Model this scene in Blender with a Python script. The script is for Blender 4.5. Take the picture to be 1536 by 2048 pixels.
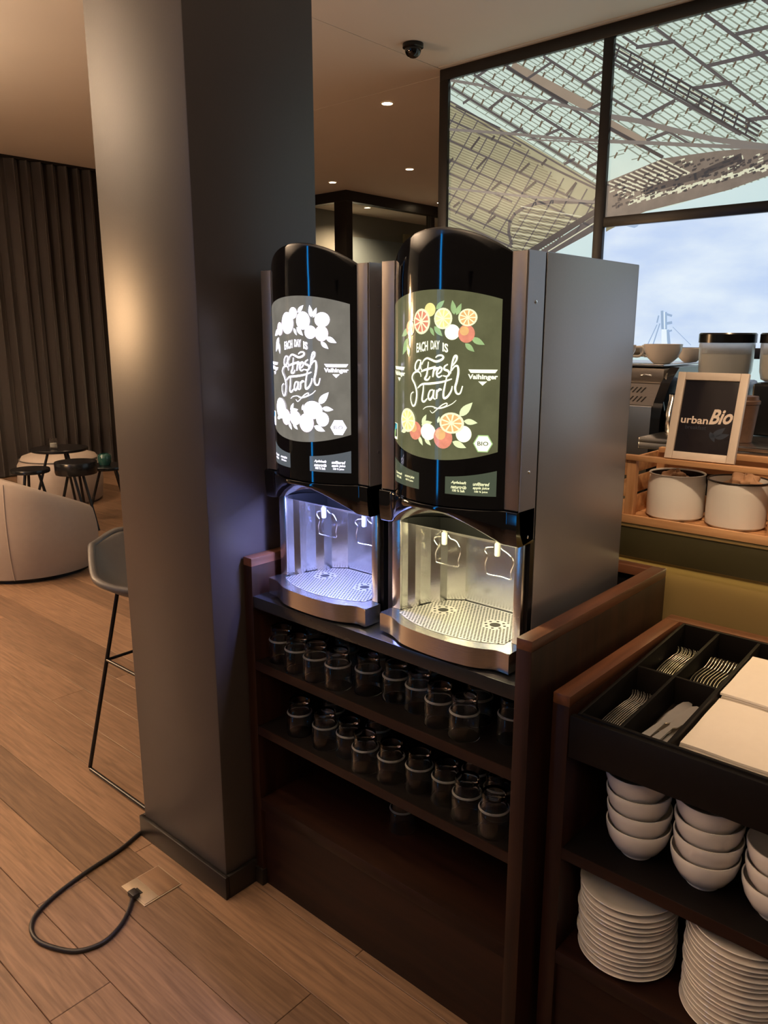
import bpy, bmesh, math, random
from mathutils import Vector, Matrix
random.seed(7)
PI = math.pi
SC = bpy.context.scene
COL = SC.collection
for o in list(bpy.data.objects):
    bpy.data.objects.remove(o)

# ------------------------------------------------------------------ camera
cam_d = bpy.data.cameras.new('camera')
cam = bpy.data.objects.new('camera', cam_d); COL.objects.link(cam)
cam.location = (0, 0, 1.58)
cam.rotation_euler = (PI/2 - 0.22585, 0.0, 0.728017)
cam_d.sensor_fit = 'VERTICAL'; cam_d.sensor_height = 32.0; cam_d.lens = 1562.85/2048*32.0
cam_d.clip_start = 0.05; cam_d.clip_end = 100
SC.camera = cam
# ------------------------------------------------------------------ world, exposure
w = bpy.data.worlds.new('world'); SC.world = w; w.use_nodes = True
w.node_tree.nodes['Background'].inputs[0].default_value = (1.0, 0.72, 0.50, 1)
w.node_tree.nodes['Background'].inputs[1].default_value = 0.06
SC.view_settings.view_transform = 'Standard'; SC.view_settings.look = 'None'
SC.view_settings.gamma = 1.0; SC.view_settings.use_curve_mapping = False
SC.view_settings.exposure = 0.0
HC = 3.4          # ceiling height
YW = 4.867        # picture wall plane

# ------------------------------------------------------------------ materials
def srgb(r, g, b):
    f = lambda c: (c/255/12.92) if c/255 <= 0.04045 else ((c/255+0.055)/1.055)**2.4
    return (f(r), f(g), f(b), 1)
MATS = {}
def mat(name, col, rough=0.5, metal=0.0, noise=0.0, scale=20.0, bump=0.0, emit=None, estr=0.0, trans=0.0, ior=1.45, coat=0.0, stretch=None, spec=0.5, sheen=0.0):
    m = bpy.data.materials.new(name); m.use_nodes = True
    nt = m.node_tree; b = nt.nodes['Principled BSDF']
    b.inputs['Base Color'].default_value = col
    b.inputs['Roughness'].default_value = rough
    b.inputs['Metallic'].default_value = metal
    b.inputs['IOR'].default_value = ior
    b.inputs['Specular IOR Level'].default_value = spec
    b.inputs['Transmission Weight'].default_value = trans
    b.inputs['Coat Weight'].default_value = coat
    b.inputs['Coat Roughness'].default_value = 0.05
    b.inputs['Sheen Weight'].default_value = sheen
    if emit is not None:
        b.inputs['Emission Color'].default_value = emit
        b.inputs['Emission Strength'].default_value = estr
    if noise > 0 or bump > 0:
        tc = nt.nodes.new('ShaderNodeTexCoord'); mp = nt.nodes.new('ShaderNodeMapping')
        if stretch: mp.inputs['Scale'].default_value = stretch
        nz = nt.nodes.new('ShaderNodeTexNoise'); nz.inputs['Scale'].default_value = scale; nz.inputs['Detail'].default_value = 4
        nt.links.new(tc.outputs['Object'], mp.inputs['Vector']); nt.links.new(mp.outputs['Vector'], nz.inputs['Vector'])
        if noise > 0:
            rp = nt.nodes.new('ShaderNodeMix'); rp.data_type = 'RGBA'
            lo = tuple(c*(1-noise) for c in col[:3])+(1,); hi = tuple(min(1, c*(1+noise)) for c in col[:3])+(1,)
            rp.inputs['A'].default_value = lo; rp.inputs['B'].default_value = hi
            nt.links.new(nz.outputs['Fac'], rp.inputs['Factor']); nt.links.new(rp.outputs['Result'], b.inputs['Base Color'])
            if emit is not None and estr > 0:
                r2 = nt.nodes.new('ShaderNodeMix'); r2.data_type = 'RGBA'
                r2.inputs['A'].default_value = tuple(c*(1-noise) for c in emit[:3])+(1,)
                r2.inputs['B'].default_value = tuple(c*(1+noise) for c in emit[:3])+(1,)
                nt.links.new(nz.outputs['Fac'], r2.inputs['Factor']); nt.links.new(r2.outputs['Result'], b.inputs['Emission Color'])
        if bump > 0:
            bp = nt.nodes.new('ShaderNodeBump'); bp.inputs['Strength'].default_value = bump; bp.inputs['Distance'].default_value = 0.002
            nt.links.new(nz.outputs['Fac'], bp.inputs['Height']); nt.links.new(bp.outputs['Normal'], b.inputs['Normal'])
    MATS[name] = m
    return m
def wood(name, dark, light, rough=0.45, axis=0, rnd=0.0, grain=1.0, spec=0.5):
    m = bpy.data.materials.new(name); m.use_nodes = True
    nt = m.node_tree; b = nt.nodes['Principled BSDF']; b.inputs['Roughness'].default_value = rough; b.inputs['Specular IOR Level'].default_value = spec
    tc = nt.nodes.new('ShaderNodeTexCoord'); mp = nt.nodes.new('ShaderNodeMapping')
    s = [14*grain, 14*grain, 14*grain]; s[axis] = 0.9*grain
    mp.inputs['Scale'].default_value = s
    oi = nt.nodes.new('ShaderNodeObjectInfo')
    ad = nt.nodes.new('ShaderNodeVectorMath'); ad.operation = 'MULTIPLY_ADD'
    cb = nt.nodes.new('ShaderNodeCombineXYZ')
    for i in range(3): nt.links.new(oi.outputs['Random'], cb.inputs[i])
    ad.inputs[1].default_value = (37, 53, 71)
    nt.links.new(cb.outputs[0], ad.inputs[0]); nt.links.new(tc.outputs['Object'], ad.inputs[2])
    nt.links.new(ad.outputs[0], mp.inputs['Vector'])
    nz = nt.nodes.new('ShaderNodeTexNoise'); nz.inputs['Scale'].default_value = 2.2; nz.inputs['Detail'].default_value = 6; nz.inputs['Distortion'].default_value = 0.6
    nt.links.new(mp.outputs[0], nz.inputs['Vector'])
    cr = nt.nodes.new('ShaderNodeValToRGB')
    cr.color_ramp.elements[0].position = 0.3; cr.color_ramp.elements[0].color = dark
    cr.color_ramp.elements[1].position = 0.72; cr.color_ramp.elements[1].color = light
    nt.links.new(nz.outputs['Fac'], cr.inputs[0])
    hs = nt.nodes.new('ShaderNodeHueSaturation')
    mr = nt.nodes.new('ShaderNodeMapRange'); mr.inputs['To Min'].default_value = 1-rnd; mr.inputs['To Max'].default_value = 1+rnd
    nt.links.new(oi.outputs['Random'], mr.inputs['Value']); nt.links.new(mr.outputs[0], hs.inputs['Value'])
    nt.links.new(cr.outputs[0], hs.inputs['Color']); nt.links.new(hs.outputs[0], b.inputs['Base Color'])
    bp = nt.nodes.new('ShaderNodeBump'); bp.inputs['Strength'].default_value = 0.15; bp.inputs['Distance'].default_value = 0.001
    nt.links.new(nz.outputs['Fac'], bp.inputs['Height']); nt.links.new(bp.outputs[0], b.inputs['Normal'])
    MATS[name] = m
    return m
M = MATS
wood('oak_floor', (0.125, 0.072, 0.042, 1), (0.235, 0.140, 0.085, 1), 0.45, 0, 0.26, 3.0)
mat('floor_base', (0.10, 0.055, 0.03, 1), 0.8, noise=0.2)
mat('ceiling_paint', (0.82, 0.77, 0.70, 1), 0.85, noise=0.02, scale=3)
mat('column_paint', (0.060, 0.049, 0.046, 1), 0.37, noise=0.06, scale=160, bump=0.05)
mat('black_paint', (0.012, 0.010, 0.009, 1), 0.35, noise=0.2, scale=30)
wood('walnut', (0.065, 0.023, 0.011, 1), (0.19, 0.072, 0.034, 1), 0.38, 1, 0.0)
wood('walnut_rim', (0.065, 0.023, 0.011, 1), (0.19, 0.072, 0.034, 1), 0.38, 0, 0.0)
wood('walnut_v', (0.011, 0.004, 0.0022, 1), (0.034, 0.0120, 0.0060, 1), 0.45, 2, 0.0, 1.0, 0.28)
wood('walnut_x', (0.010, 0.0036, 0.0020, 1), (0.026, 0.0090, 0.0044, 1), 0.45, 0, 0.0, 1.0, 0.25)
mat('dark_laminate', (0.0050, 0.0036, 0.0030, 1), 0.5, noise=0.25, scale=40, spec=0.22)
mat('counter_top', (0.02, 0.02, 0.022, 1), 0.22, noise=0.15, scale=60)
mat('steel', (0.62, 0.60, 0.58, 1), 0.26, 1.0, noise=0.06, scale=30, bump=0.06, stretch=(1, 1, 14))
mat('steel_h', (0.66, 0.64, 0.62, 1), 0.24, 1.0, noise=0.08, scale=40, bump=0.05, stretch=(1, 8, 8))
mat('grate_steel', (0.62, 0.61, 0.60, 1), 0.42, 0.9, noise=0.05, scale=30)
mat('steel_liner', (0.70, 0.69, 0.67, 1), 0.21, 1.0, noise=0.06, scale=20, bump=0.02, stretch=(10, 10, 1))
mat('silver_paint', (0.38, 0.365, 0.375, 1), 0.38, 0.55, noise=0.04, scale=300, bump=0.03)
mat('bar_metal', (0.34, 0.29, 0.25, 1), 0.38, 0.8, noise=0.05, scale=60)
mat('chrome', (0.8, 0.8, 0.8, 1), 0.1, 1.0)
mat('gloss_black', (0.004, 0.004, 0.005, 1), 0.07, noise=0.1, scale=5, coat=0.6)
mat('satin_black', (0.008, 0.008, 0.009, 1), 0.22, noise=0.15, scale=30)
mat('hole_black', (0.006, 0.005, 0.004, 1), 0.7)
mat('seam_black', (0.004, 0.004, 0.004, 1), 0.8)
mat('white_plastic', (0.36, 0.35, 0.31, 1), 0.45)
mat('glass', (1, 1, 1, 1), 0.0, trans=1.0, ior=1.34)
mat('room_glass', (0.85, 0.88, 0.85, 1), 0.02, trans=1.0, ior=1.2)
mat('porcelain', (0.74, 0.68, 0.62, 1), 0.18, noise=0.02, scale=8, coat=0.3)
mat('napkin', (0.82, 0.73, 0.62, 1), 0.9, noise=0.03, scale=60, bump=0.1)
mat('cutlery_steel', (0.72, 0.67, 0.60, 1), 0.28, 1.0, noise=0.05, scale=50)
mat('brass_panel', (0.30, 0.205, 0.08, 1), 0.45, 0.35, noise=0.05, scale=6)
mat('olive_ledge', (0.050, 0.043, 0.018, 1), 0.4, noise=0.06, scale=40)
wood('crate_wood', (0.42, 0.19, 0.075, 1), (0.72, 0.40, 0.19, 1), 0.55, 0, 0.12, 1.6)
wood('crate_wood_v', (0.42, 0.19, 0.075, 1), (0.70, 0.38, 0.18, 1), 0.55, 2, 0.12, 1.6)
mat('enamel', (0.80, 0.76, 0.70, 1), 0.2, noise=0.02, scale=12, coat=0.3)
mat('enamel_rim', (0.02, 0.014, 0.012, 1), 0.25)
mat('cup_brown', (0.13, 0.07, 0.045, 1), 0.5, noise=0.35, scale=60)
mat('brown_paper', (0.40, 0.22, 0.12, 1), 0.75, noise=0.2, scale=25, bump=0.3)
mat('frame_white', (0.72, 0.60, 0.50, 1), 0.5, noise=0.05, scale=60)
mat('poster_black', (0.014, 0.010, 0.012, 1), 0.10, noise=0.2, scale=4)
mat('poster_cream', (0.80, 0.66, 0.56, 1), 0.5)
mat('poster_blue', (0.022, 0.032, 0.055, 1), 0.4)
mat('leather_cream', (0.36, 0.30, 0.26, 1), 0.5, noise=0.06, scale=30, bump=0.1)
mat('leather_grey', (0.10, 0.092, 0.09, 1), 0.4, noise=0.08, scale=40, bump=0.15)
mat('curtain_cloth', (0.042, 0.034, 0.030, 1), 0.75, noise=0.1, scale=60, sheen=0.4)
mat('cable_black', (0.015, 0.012, 0.012, 1), 0.45)
mat('cover_steel', (0.46, 0.37, 0.28, 1), 0.4, 0.5, noise=0.06, scale=60)
wood('cover_oak', (0.14, 0.08, 0.047, 1), (0.25, 0.15, 0.09, 1), 0.42, 0, 0.0)
mat('hopper_glass', (0.92, 0.94, 0.94, 1), 0.08, trans=0.75, ior=1.3)
mat('hopper_beans', (0.80, 0.82, 0.78, 1), 0.6)
mat('teal_glass', (0.012, 0.055, 0.05, 1), 0.1, coat=0.5)
mat('interior_grey', (0.24, 0.25, 0.24, 1), 0.6, noise=0.1, scale=2)
mat('interior_blue', (0.24, 0.30, 0.34, 1), 0.4)
mat('interior_olive', (0.36, 0.34, 0.22, 1), 0.6)
mat('lamp_warm', (1, 0.8, 0.55, 1), 0.5, emit=(1.0, 0.74, 0.45, 1), estr=30)
mat('lamp_warm_soft', (1, 0.8, 0.55, 1), 0.5, emit=(1.0, 0.62, 0.30, 1), estr=8)
mat('lamp_blue', (0.1, 0.3, 1, 1), 0.5, emit=(0.004, 0.30, 0.85, 1), estr=9)
mat('led_cool', (1, 1, 1, 1), 0.5, emit=(0.45, 0.52, 1.0, 1), estr=2)
mat('led_warm', (1, 1, 1, 1), 0.5, emit=(1.0, 0.88, 0.55, 1), estr=2)
mat('led_amber', (1, 1, 1, 1), 0.5, emit=(1.0, 0.80, 0.40, 1), estr=1)

# ------------------------------------------------------------------ mesh helpers
def new_obj(name, me, m=None, parent=None, smooth=None, loc=None, rot=None):
    o = bpy.data.objects.new(name, me); COL.objects.link(o)
    if m is not None and len(me.materials) == 0: me.materials.append(M[m] if isinstance(m, str) else m)
    if parent: o.parent = parent
    if loc: o.location = loc
    if rot: o.rotation_euler = rot
    if smooth is not None and len(me.polygons):
        me.polygons.foreach_set('use_smooth', [True]*len(me.polygons))
        me.set_sharp_from_angle(angle=math.radians(smooth))
    return o
def bm_mesh(bm, name='m'):
    me = bpy.data.meshes.new(name); bmesh.ops.recalc_face_normals(bm, faces=bm.faces[:]); bm.to_mesh(me); bm.free(); return me
def py_mesh(v, f, name='m'):
    me = bpy.data.meshes.new(name); me.from_pydata(v, [], f); me.update(); return me
def bx(bm, x0, x1, y0, y1, z0, z1, bevel=0.0):
    r = bmesh.ops.create_cube(bm, size=1.0)
    for v in r['verts']:
        v.co = Vector(((x0+x1)/2 + v.co.x*(x1-x0), (y0+y1)/2 + v.co.y*(y1-y0), (z0+z1)/2 + v.co.z*(z1-z0)))
    if bevel > 0:
        es = list({e for v in r['verts'] for e in v.link_edges})
        bmesh.ops.bevel(bm, geom=es, offset=bevel, segments=2, affect='EDGES', profile=0.5)
def boxes(bl, bevel=0.0):
    bm = bmesh.new()
    for b in bl: bx(bm, *b, bevel=bevel)
    return bm_mesh(bm)
def box_obj(name, b, m, parent=None, bevel=0.0, loc=None, rot=None):
    return new_obj(name, boxes([b], bevel), m, parent, smooth=30 if bevel > 0 else None, loc=loc, rot=rot)
def prism(poly, axis, a, b):
    """poly 2D points; axis 'x': (y,z), 'y': (x,z), 'z': (x,y)"""
    def P(p, t):
        if axis == 'x': return (t, p[0], p[1])
        if axis == 'y': return (p[0], t, p[1])
        return (p[0], p[1], t)
    n = len(poly)
    v = [P(p, a) for p in poly] + [P(p, b) for p in poly]
    f = [tuple(range(n)), tuple(range(2*n-1, n-1, -1))] + [(i, (i+1) % n, n+(i+1) % n, n+i) for i in range(n)]
    bm = bmesh.new(); vs = [bm.verts.new(c) for c in v]
    for q in f: bm.faces.new([vs[i] for i in q])
    return bm
def lathe(prof, n=32, closed=False):
    v = []; f = []
    for (r, z) in prof:
        for k in range(n):
            a = 2*PI*k/n; v.append((r*math.cos(a), r*math.sin(a), z))
    m = len(prof)
    for i in range(m-1 if not closed else m):
        j = (i+1) % m
        for k in range(n):
            f.append((i*n+k, i*n+(k+1) % n, j*n+(k+1) % n, j*n+k))
    bm = bmesh.new(); vs = [bm.verts.new(c) for c in v]
    for q in f: bm.faces.new([vs[i] for i in q])
    bmesh.ops.remove_doubles(bm, verts=bm.verts[:], dist=1e-6)
    return bm_mesh(bm)
def tube(pts, r, n=8, closed=False):
    pts = [Vector(p) for p in pts]; N = len(pts); v = []; f = []
    ref = Vector((0, 0, 1)); T = []
    for i in range(N):
        a = pts[(i-1) % N] if (closed or i > 0) else pts[i]
        b = pts[(i+1) % N] if (closed or i < N-1) else pts[i]
        T.append((b-a).normalized())
    if abs(T[0].dot(ref)) > 0.9: ref = Vector((1, 0, 0))
    nrm = (ref - T[0]*ref.dot(T[0])).normalized()
    for i in range(N):
        nrm = (nrm - T[i]*nrm.dot(T[i])).normalized(); bi = T[i].cross(nrm)
        for k in range(n):
            a = 2*PI*k/n; v.append(tuple(pts[i] + nrm*(r*math.cos(a)) + bi*(r*math.sin(a))))
    for i in range(N if closed else N-1):
        j = (i+1) % N
        for k in range(n): f.append((i*n+k, i*n+(k+1) % n, j*n+(k+1) % n, j*n+k))
    if not closed: f += [tuple(range(n-1, -1, -1)), tuple(range((N-1)*n, N*n))]
    return py_mesh(v, f)
def smooth_path(pts, sub=6, closed=False):
    P = [Vector(p) for p in pts]; n = len(P); out = []
    for i in range(n if closed else n-1):
        g = lambda k: P[k % n] if closed else P[max(0, min(n-1, k))]
        p0, p1, p2, p3 = g(i-1), g(i), g(i+1), g(i+2)
        for s in range(sub):
            t = s/sub
            out.append(0.5*((2*p1)+(-p0+p2)*t+(2*p0-5*p1+4*p2-p3)*t*t+(-p0+3*p1-3*p2+p3)*t**3))
    if not closed: out.append(P[-1])
    return out
def sheet(name, fn, nu, nv, m, parent=None, thick=0.0, smooth=60, closed_u=False):
    v = []; f = []
    cu = nu if closed_u else nu+1
    for j in range(nv+1):
        for i in range(cu): v.append(tuple(fn(i/nu, j/nv)))
    for j in range(nv):
        for i in range(nu):
            a = j*cu+i; b = j*cu+(i+1) % cu
            f.append((a, b, b+cu, a+cu))
    o = new_obj(name, py_mesh(v, f), m, parent, smooth=smooth)
    if thick:
        md = o.modifiers.new('solid', 'SOLIDIFY'); md.thickness = thick; md.offset = 0
    return o
def thing(name, label, cat, loc=(0, 0, 0), rot=(0, 0, 0), group=None):
    o = bpy.data.objects.new(name, None); COL.objects.link(o); o.empty_display_size = 0.05
    o.location = loc; o.rotation_euler = rot
    return tag(o, label, cat, group)
def tag(o, label, cat=None, group=None):
    o['label'] = label
    if cat: o['category'] = cat
    if group: o['group'] = group
    return o
def struct(o, label=None):
    o['kind'] = 'structure'
    if label: o['label'] = label
    return o
def struct_empty(name, label=None, loc=(0, 0, 0)):
    o = bpy.data.objects.new(name, None); COL.objects.link(o); o.location = loc
    return struct(o, label)
def copy_tree(o, parent=None):
    c = o.copy(); COL.objects.link(c); c.parent = parent
    for ch in list(o.children): copy_tree(ch, c)
    return c
def light(name, kind, loc, energy, col, parent=None, size=0.1, size_y=None, rot=(0, 0, 0), spot=1.2, blend=0.6):
    d = bpy.data.lights.new(name, kind); d.energy = energy; d.color = col
    if kind == 'AREA':
        d.size = size
        if size_y: d.shape = 'RECTANGLE'; d.size_y = size_y
    else: d.shadow_soft_size = size
    if kind == 'SPOT': d.spot_size = spot; d.spot_blend = blend
    o = bpy.data.objects.new(name, d); COL.objects.link(o); o.location = loc; o.rotation_euler = rot
    if parent: o.parent = parent
    return o
def text2d(txt, shear=0.0, bold=0.0):
    c = bpy.data.curves.new('t', 'FONT'); c.body = txt; c.size = 1.0; c.shear = shear; c.offset = bold; c.resolution_u = 3
    o = bpy.data.objects.new('t', c); COL.objects.link(o)
    dg = bpy.context.evaluated_depsgraph_get()
    me = bpy.data.meshes.new_from_object(o.evaluated_get(dg))
    vs = [(v.co.x, v.co.y) for v in me.vertices]; fs = [tuple(p.vertices) for p in me.polygons]
    bpy.data.objects.remove(o); bpy.data.curves.remove(c); bpy.data.meshes.remove(me)
    return vs, fs
def text_fit(txt, u0, u1, v0, v1, shear=0.0, bold=0.0, arch=None, tilt=0.0):
    vs, fs = text2d(txt, shear, bold)
    xs = [v[0] for v in vs]; ys = [v[1] for v in vs]
    x0, x1, y0, y1 = min(xs), max(xs), min(ys), max(ys)
    out = []
    for x, y in vs:
        s = (x-x0)/(x1-x0); t = (y-y0)/(y1-y0)
        out.append((u0+s*(u1-u0), v0+t*(v1-v0)+tilt*(s-0.5)))
    return out, fs
class Flat:
    """collects flat shapes in (u,v); build() maps them to a surface"""
    def __init__(s): s.v = []; s.f = []
    def add(s, vs, fs):
        b = len(s.v); s.v += list(vs); s.f += [tuple(b+i for i in q) for q in fs]
    def poly(s, pts): s.add(pts, [tuple(range(len(pts)))])
    def ellipse(s, cu, cv, ru, rv, n=24, r0=0.0):
        vs = []; fs = []
        for k in range(n):
            a = 2*PI*k/n
            for q in (max(r0, 0.001), (1+r0)/2, 1.0): vs.append((cu+ru*q*math.cos(a), cv+rv*q*math.sin(a)))
        for k in range(n):
            j = (k+1) % n
            for q in (0, 1): fs.append((k*3+q, k*3+q+1, j*3+q+1, j*3+q))
        s.add(vs, fs)
    def wedge(s, cu, cv, ru, rv, a0, a1, q0=0.15, q1=0.82):
        vs = [(cu+ru*q0*math.cos((a0+a1)/2), cv+rv*q0*math.sin((a0+a1)/2))]
        for k in range(5):
            a = a0+(a1-a0)*k/4; vs.append((cu+ru*q1*math.cos(a), cv+rv*q1*math.sin(a)))
        s.add(vs, [tuple(range(6))])
    def stroke(s, pts, w, taper=False, sub=5):
        P = smooth_path([(p[0], p[1], 0) for p in pts], sub) if len(pts) > 2 else [Vector((p[0], p[1], 0)) for p in pts]
        vs = []; n = len(P)
        for i, p in enumerate(P):
            d = (P[min(n-1, i+1)]-P[max(0, i-1)]); d.normalize(); nn = Vector((-d.y, d.x, 0))
            ww = w/2
            if taper: ww *= 0.45+0.55*math.sin(PI*min(1, max(0, (i+0.5)/n)))
            vs += [(p.x+nn.x*ww, p.y+nn.y*ww), (p.x-nn.x*ww, p.y-nn.y*ww)]
        s.add(vs, [(2*i, 2*i+2, 2*i+3, 2*i+1) for i in range(n-1)])
    def leaf(s, a, b, w=0.3):
        dx, dy = b[0]-a[0], b[1]-a[1]; pts1 = []; pts2 = []
        for k in range(1, 6):
            t = k/6; q = math.sin(PI*t**0.8)*w/2
            pts1.append((a[0]+dx*t-dy*q, a[1]+dy*t+dx*q)); pts2.append((a[0]+dx*t+dy*q, a[1]+dy*t-dx*q))
        s.poly([a]+pts1+[b]+pts2[::-1])
    def build(s, name, fn, m, parent=None):
        bm = bmesh.new(); vs = [bm.verts.new(fn(*p)) for p in s.v]
        for q in s.f:
            try: bm.faces.new([vs[i] for i in q])
            except ValueError: pass
        me = bpy.data.meshes.new('flat'); bm.to_mesh(me); bm.free()
        return new_obj(name, me, m, parent)

# ================================================================== the setting
# floor: oak planks running along X
floor = struct(box_obj('floor', (-9.2, 1.6, -1.6, 12.0, -0.06, -0.014), 'floor_base'), 'oak plank floor')
PW = 0.155
plank_mesh = {}
def plank(x0, x1, y0):
    L = round(x1-x0, 2)
    if L not in plank_mesh:
        bm = bmesh.new(); bx(bm, 0, L-0.0012, 0, PW-0.0016, -0.014, 0.0)
        es = [e for e in bm.edges if all(v.co.z > -0.001 for v in e.verts)]
        bmesh.ops.bevel(bm, geom=es, offset=0.0012, segments=1, affect='EDGES')
        plank_mesh[L] = bm_mesh(bm)
    o = new_obj('plank', plank_mesh[L], 'oak_floor', floor)
    o.location = (x0, y0, 0)
row = 0
y = 0.77-PW*8
far_rows = []
while y < 6.8:
    x = -9.2 + random.choice([-1.6, -1.2, -0.8, -0.4, 0])
    while x < 1.5:
        L = random.choice([1.6, 2.0, 2.4, 2.8])
        plank(max(-9.2, round(x, 2)), min(1.6, round(x+L, 2)), y)
        x += L
    y += PW; row += 1
bm = bmesh.new()
while y < 12.0:
    for x in (-9.2, -6.4, -3.6, -0.8):
        bx(bm, x, min(1.6, x+2.798), y, y+PW-0.0016, -0.014, 0.0)
    y += PW
o = new_obj('far_planks', bm_mesh(bm), 'oak_floor', floor); o['kind'] = 'stuff'

# ceiling: painted panels with hairline joints and a slot in front of the picture wall
ceiling = struct(box_obj('ceiling', (-9.2, 2.4, -3.2, 12.0, HC+0.05, HC+0.12), 'black_paint'), 'painted plaster ceiling')
for b in [(-3.757, 2.4, -3.2, 4.775), (-9.2, -3.763, -3.2, 4.948), (-9.2, -3.763, 4.953, 12.0), (-3.757, 2.4, 4.79, 12.0)]:
    box_obj('ceiling_panel', (b[0], b[1], b[2], b[3], HC, HC+0.05), 'ceiling_paint', ceiling)

# walls
struct(box_obj('wall_left', (-9.2, -9.05, -3.2, 12.0, 0, HC), 'interior_grey'), 'dark wall behind the curtain')
struct(box_obj('wall_far', (-9.2, -3.7, 12.0, 12.15, 0, HC), 'interior_grey'), 'grey wall far behind the glass room')
struct(box_obj('wall_back', (-3.775, 3.65, YW+0.02, YW+0.15, 0, HC), 'black_paint'), 'black wall that carries the lit pictures')

# column
colm = struct_empty('column', 'square brown-grey painted column with black baseboard', (-1.84, 1.35, 0))
box_obj('shaft', (-0.212, 0.212, -0.20, 0.20, 0, HC), 'column_paint', colm, bevel=0.004)
bb = []
for b in [(-0.225, 0.225, -0.213, -0.2005), (-0.225, 0.225, 0.2005, 0.213), (-0.225, -0.2125, -0.2, 0.2), (0.2125, 0.225, -0.2, 0.2)]:
    bb.append((b[0], b[1], b[2], b[3], 0, 0.072))
for b in bb: box_obj('baseboard', b, 'black_paint', colm, bevel=0.002)

# ---------------------------------------------------------------- lit picture wall
HM = ((4.56079977e-03, 9.14567896e-04, -1.06323852e+01), (1.32554745e-03, -6.28595624e-03, 5.53578256e+00), (8.35608817e-04, -2.09142063e-04, 1.0))
def picture_xy(x, y):
    """drawing-sheet coordinates of the printed picture -> metres on the wall (x, z)"""
    a = [r[0]*x+r[1]*y+r[2] for r in HM]
    return (a[0]/a[2], a[1]/a[2])
A_ = lambda x, y: picture_xy(880+x/4.389, 100+y/4.389)
B_ = lambda x, y: picture_xy(1190+x/4.439, y/4.439)
C_ = lambda x, y: picture_xy(1190+x/4.439, 400+y/4.439)
def clip_poly(pts, r):
    x0, x1, z0, z1 = r
    for ax, val, s in ((0, x0, 1), (0, x1, -1), (1, z0, 1), (1, z1, -1)):
        out = []
        for i in range(len(pts)):
            p, q = pts[i], pts[(i+1) % len(pts)]
            a, b = (p[ax]-val)*s, (q[ax]-val)*s
            if a >= 0: out.append(p)
            if a*b < 0:
                t = a/(a-b); out.append((p[0]+(q[0]-p[0])*t, p[1]+(q[1]-p[1])*t))
        pts = out
        if len(pts) < 3: return []
    return pts
class Print:
    """flat coloured shapes printed on one backlit panel"""
    def __init__(s, rect, parent): s.r = rect; s.c = {}; s.parent = parent; s.k = 0
    def poly(s, key, pts):
        q = clip_poly(pts, s.r)
        if q: s.c.setdefault(key, []).append(q)
    def line(s, key, pts, w):
        for p, q in zip(pts[:-1], pts[1:]):
            dx, dz = q[0]-p[0], q[1]-p[1]; l = math.hypot(dx, dz)
            if l < 1e-6: continue
            nx, nz = -dz/l*w/2, dx/l*w/2; ex, ez = dx/l*w*0.2, dz/l*w*0.2
            s.poly(key, [(p[0]+nx-ex, p[1]+nz-ez), (q[0]+nx+ex, q[1]+nz+ez), (q[0]-nx+ex, q[1]-nz+ez), (p[0]-nx-ex, p[1]-nz-ez)])
    def build(s, order):
        for i, key in enumerate(order):
            if key not in s.c: continue
            v = []; f = []
            for q in s.c[key]:
                b = len(v); v += [(x, YW-0.006-0.0006*(i+1), z) for x, z in q]; f.append(tuple(range(b, b+len(q))))
            o = new_obj('printed_shapes', py_mesh(v, f), 'print_'+key, s.parent); o['kind'] = 'stuff'
def pmat(key, r, g, b, k=1.0, noise=0.0, scale=6):
    c = srgb(r, g, b)
    mat('print_'+key, tuple(x*0.25 for x in c[:3])+(1,), 0.15, emit=c, estr=k, noise=noise, scale=scale)
pmat('mint', 196, 214, 204, 1.0, 0.14, 4); pmat('olive', 156, 153, 124, 1.0, 0.25, 5); pmat('thin', 134, 144, 130); pmat('thick', 88, 83, 82, 1.0, 0.2, 12)
pmat('brownbeam', 146, 132, 116, 1.0, 0.1, 10); pmat('tick', 100, 88, 72); pmat('dark', 70, 66, 66, 1.0, 0.2, 12); pmat('cable', 122, 116, 110, 1.0, 0.1, 10)
pmat('mass', 118, 108, 98, 1.0, 0.35, 14); pmat('fleck', 205, 205, 180); pmat('sky', 197, 220, 222); pmat('strip', 126, 121, 96); pmat('mast', 225, 240, 250); pmat('mastblue', 150, 175, 205)
ORDER = ['mint', 'olive', 'strip', 'thin', 'tick', 'brownbeam', 'thick', 'sky', 'mass', 'fleck', 'dark', 'cable', 'mastblue', 'mast']
# cloudy sky print
m = mat('print_clouds', (0.1, 0.12, 0.15, 1), 0.15, emit=(0.6, 0.7, 0.9, 1), estr=1.0)
nt = m.node_tree; b = nt.nodes['Principled BSDF']
tc = nt.nodes.new('ShaderNodeTexCoord'); mp = nt.nodes.new('ShaderNodeMapping'); mp.inputs['Scale'].default_value = (0.8, 1, 2.0)
nz = nt.nodes.new('ShaderNodeTexNoise'); nz.inputs['Scale'].default_value = 2.2; nz.inputs['Detail'].default_value = 6
cr = nt.nodes.new('ShaderNodeValToRGB')
cr.color_ramp.elements[0].position = 0.32; cr.color_ramp.elements[0].color = srgb(190, 211, 242)
cr.color_ramp.elements[1].position = 0.66; cr.color_ramp.elements[1].color = srgb(226, 239, 250)
nt.links.new(tc.outputs['Object'], mp.inputs[0]); nt.links.new(mp.outputs[0], nz.inputs['Vector']); nt.links.new(nz.outputs['Fac'], cr.inputs[0])
nt.links.new(cr.outputs[0], b.inputs['Emission Color'])

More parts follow.
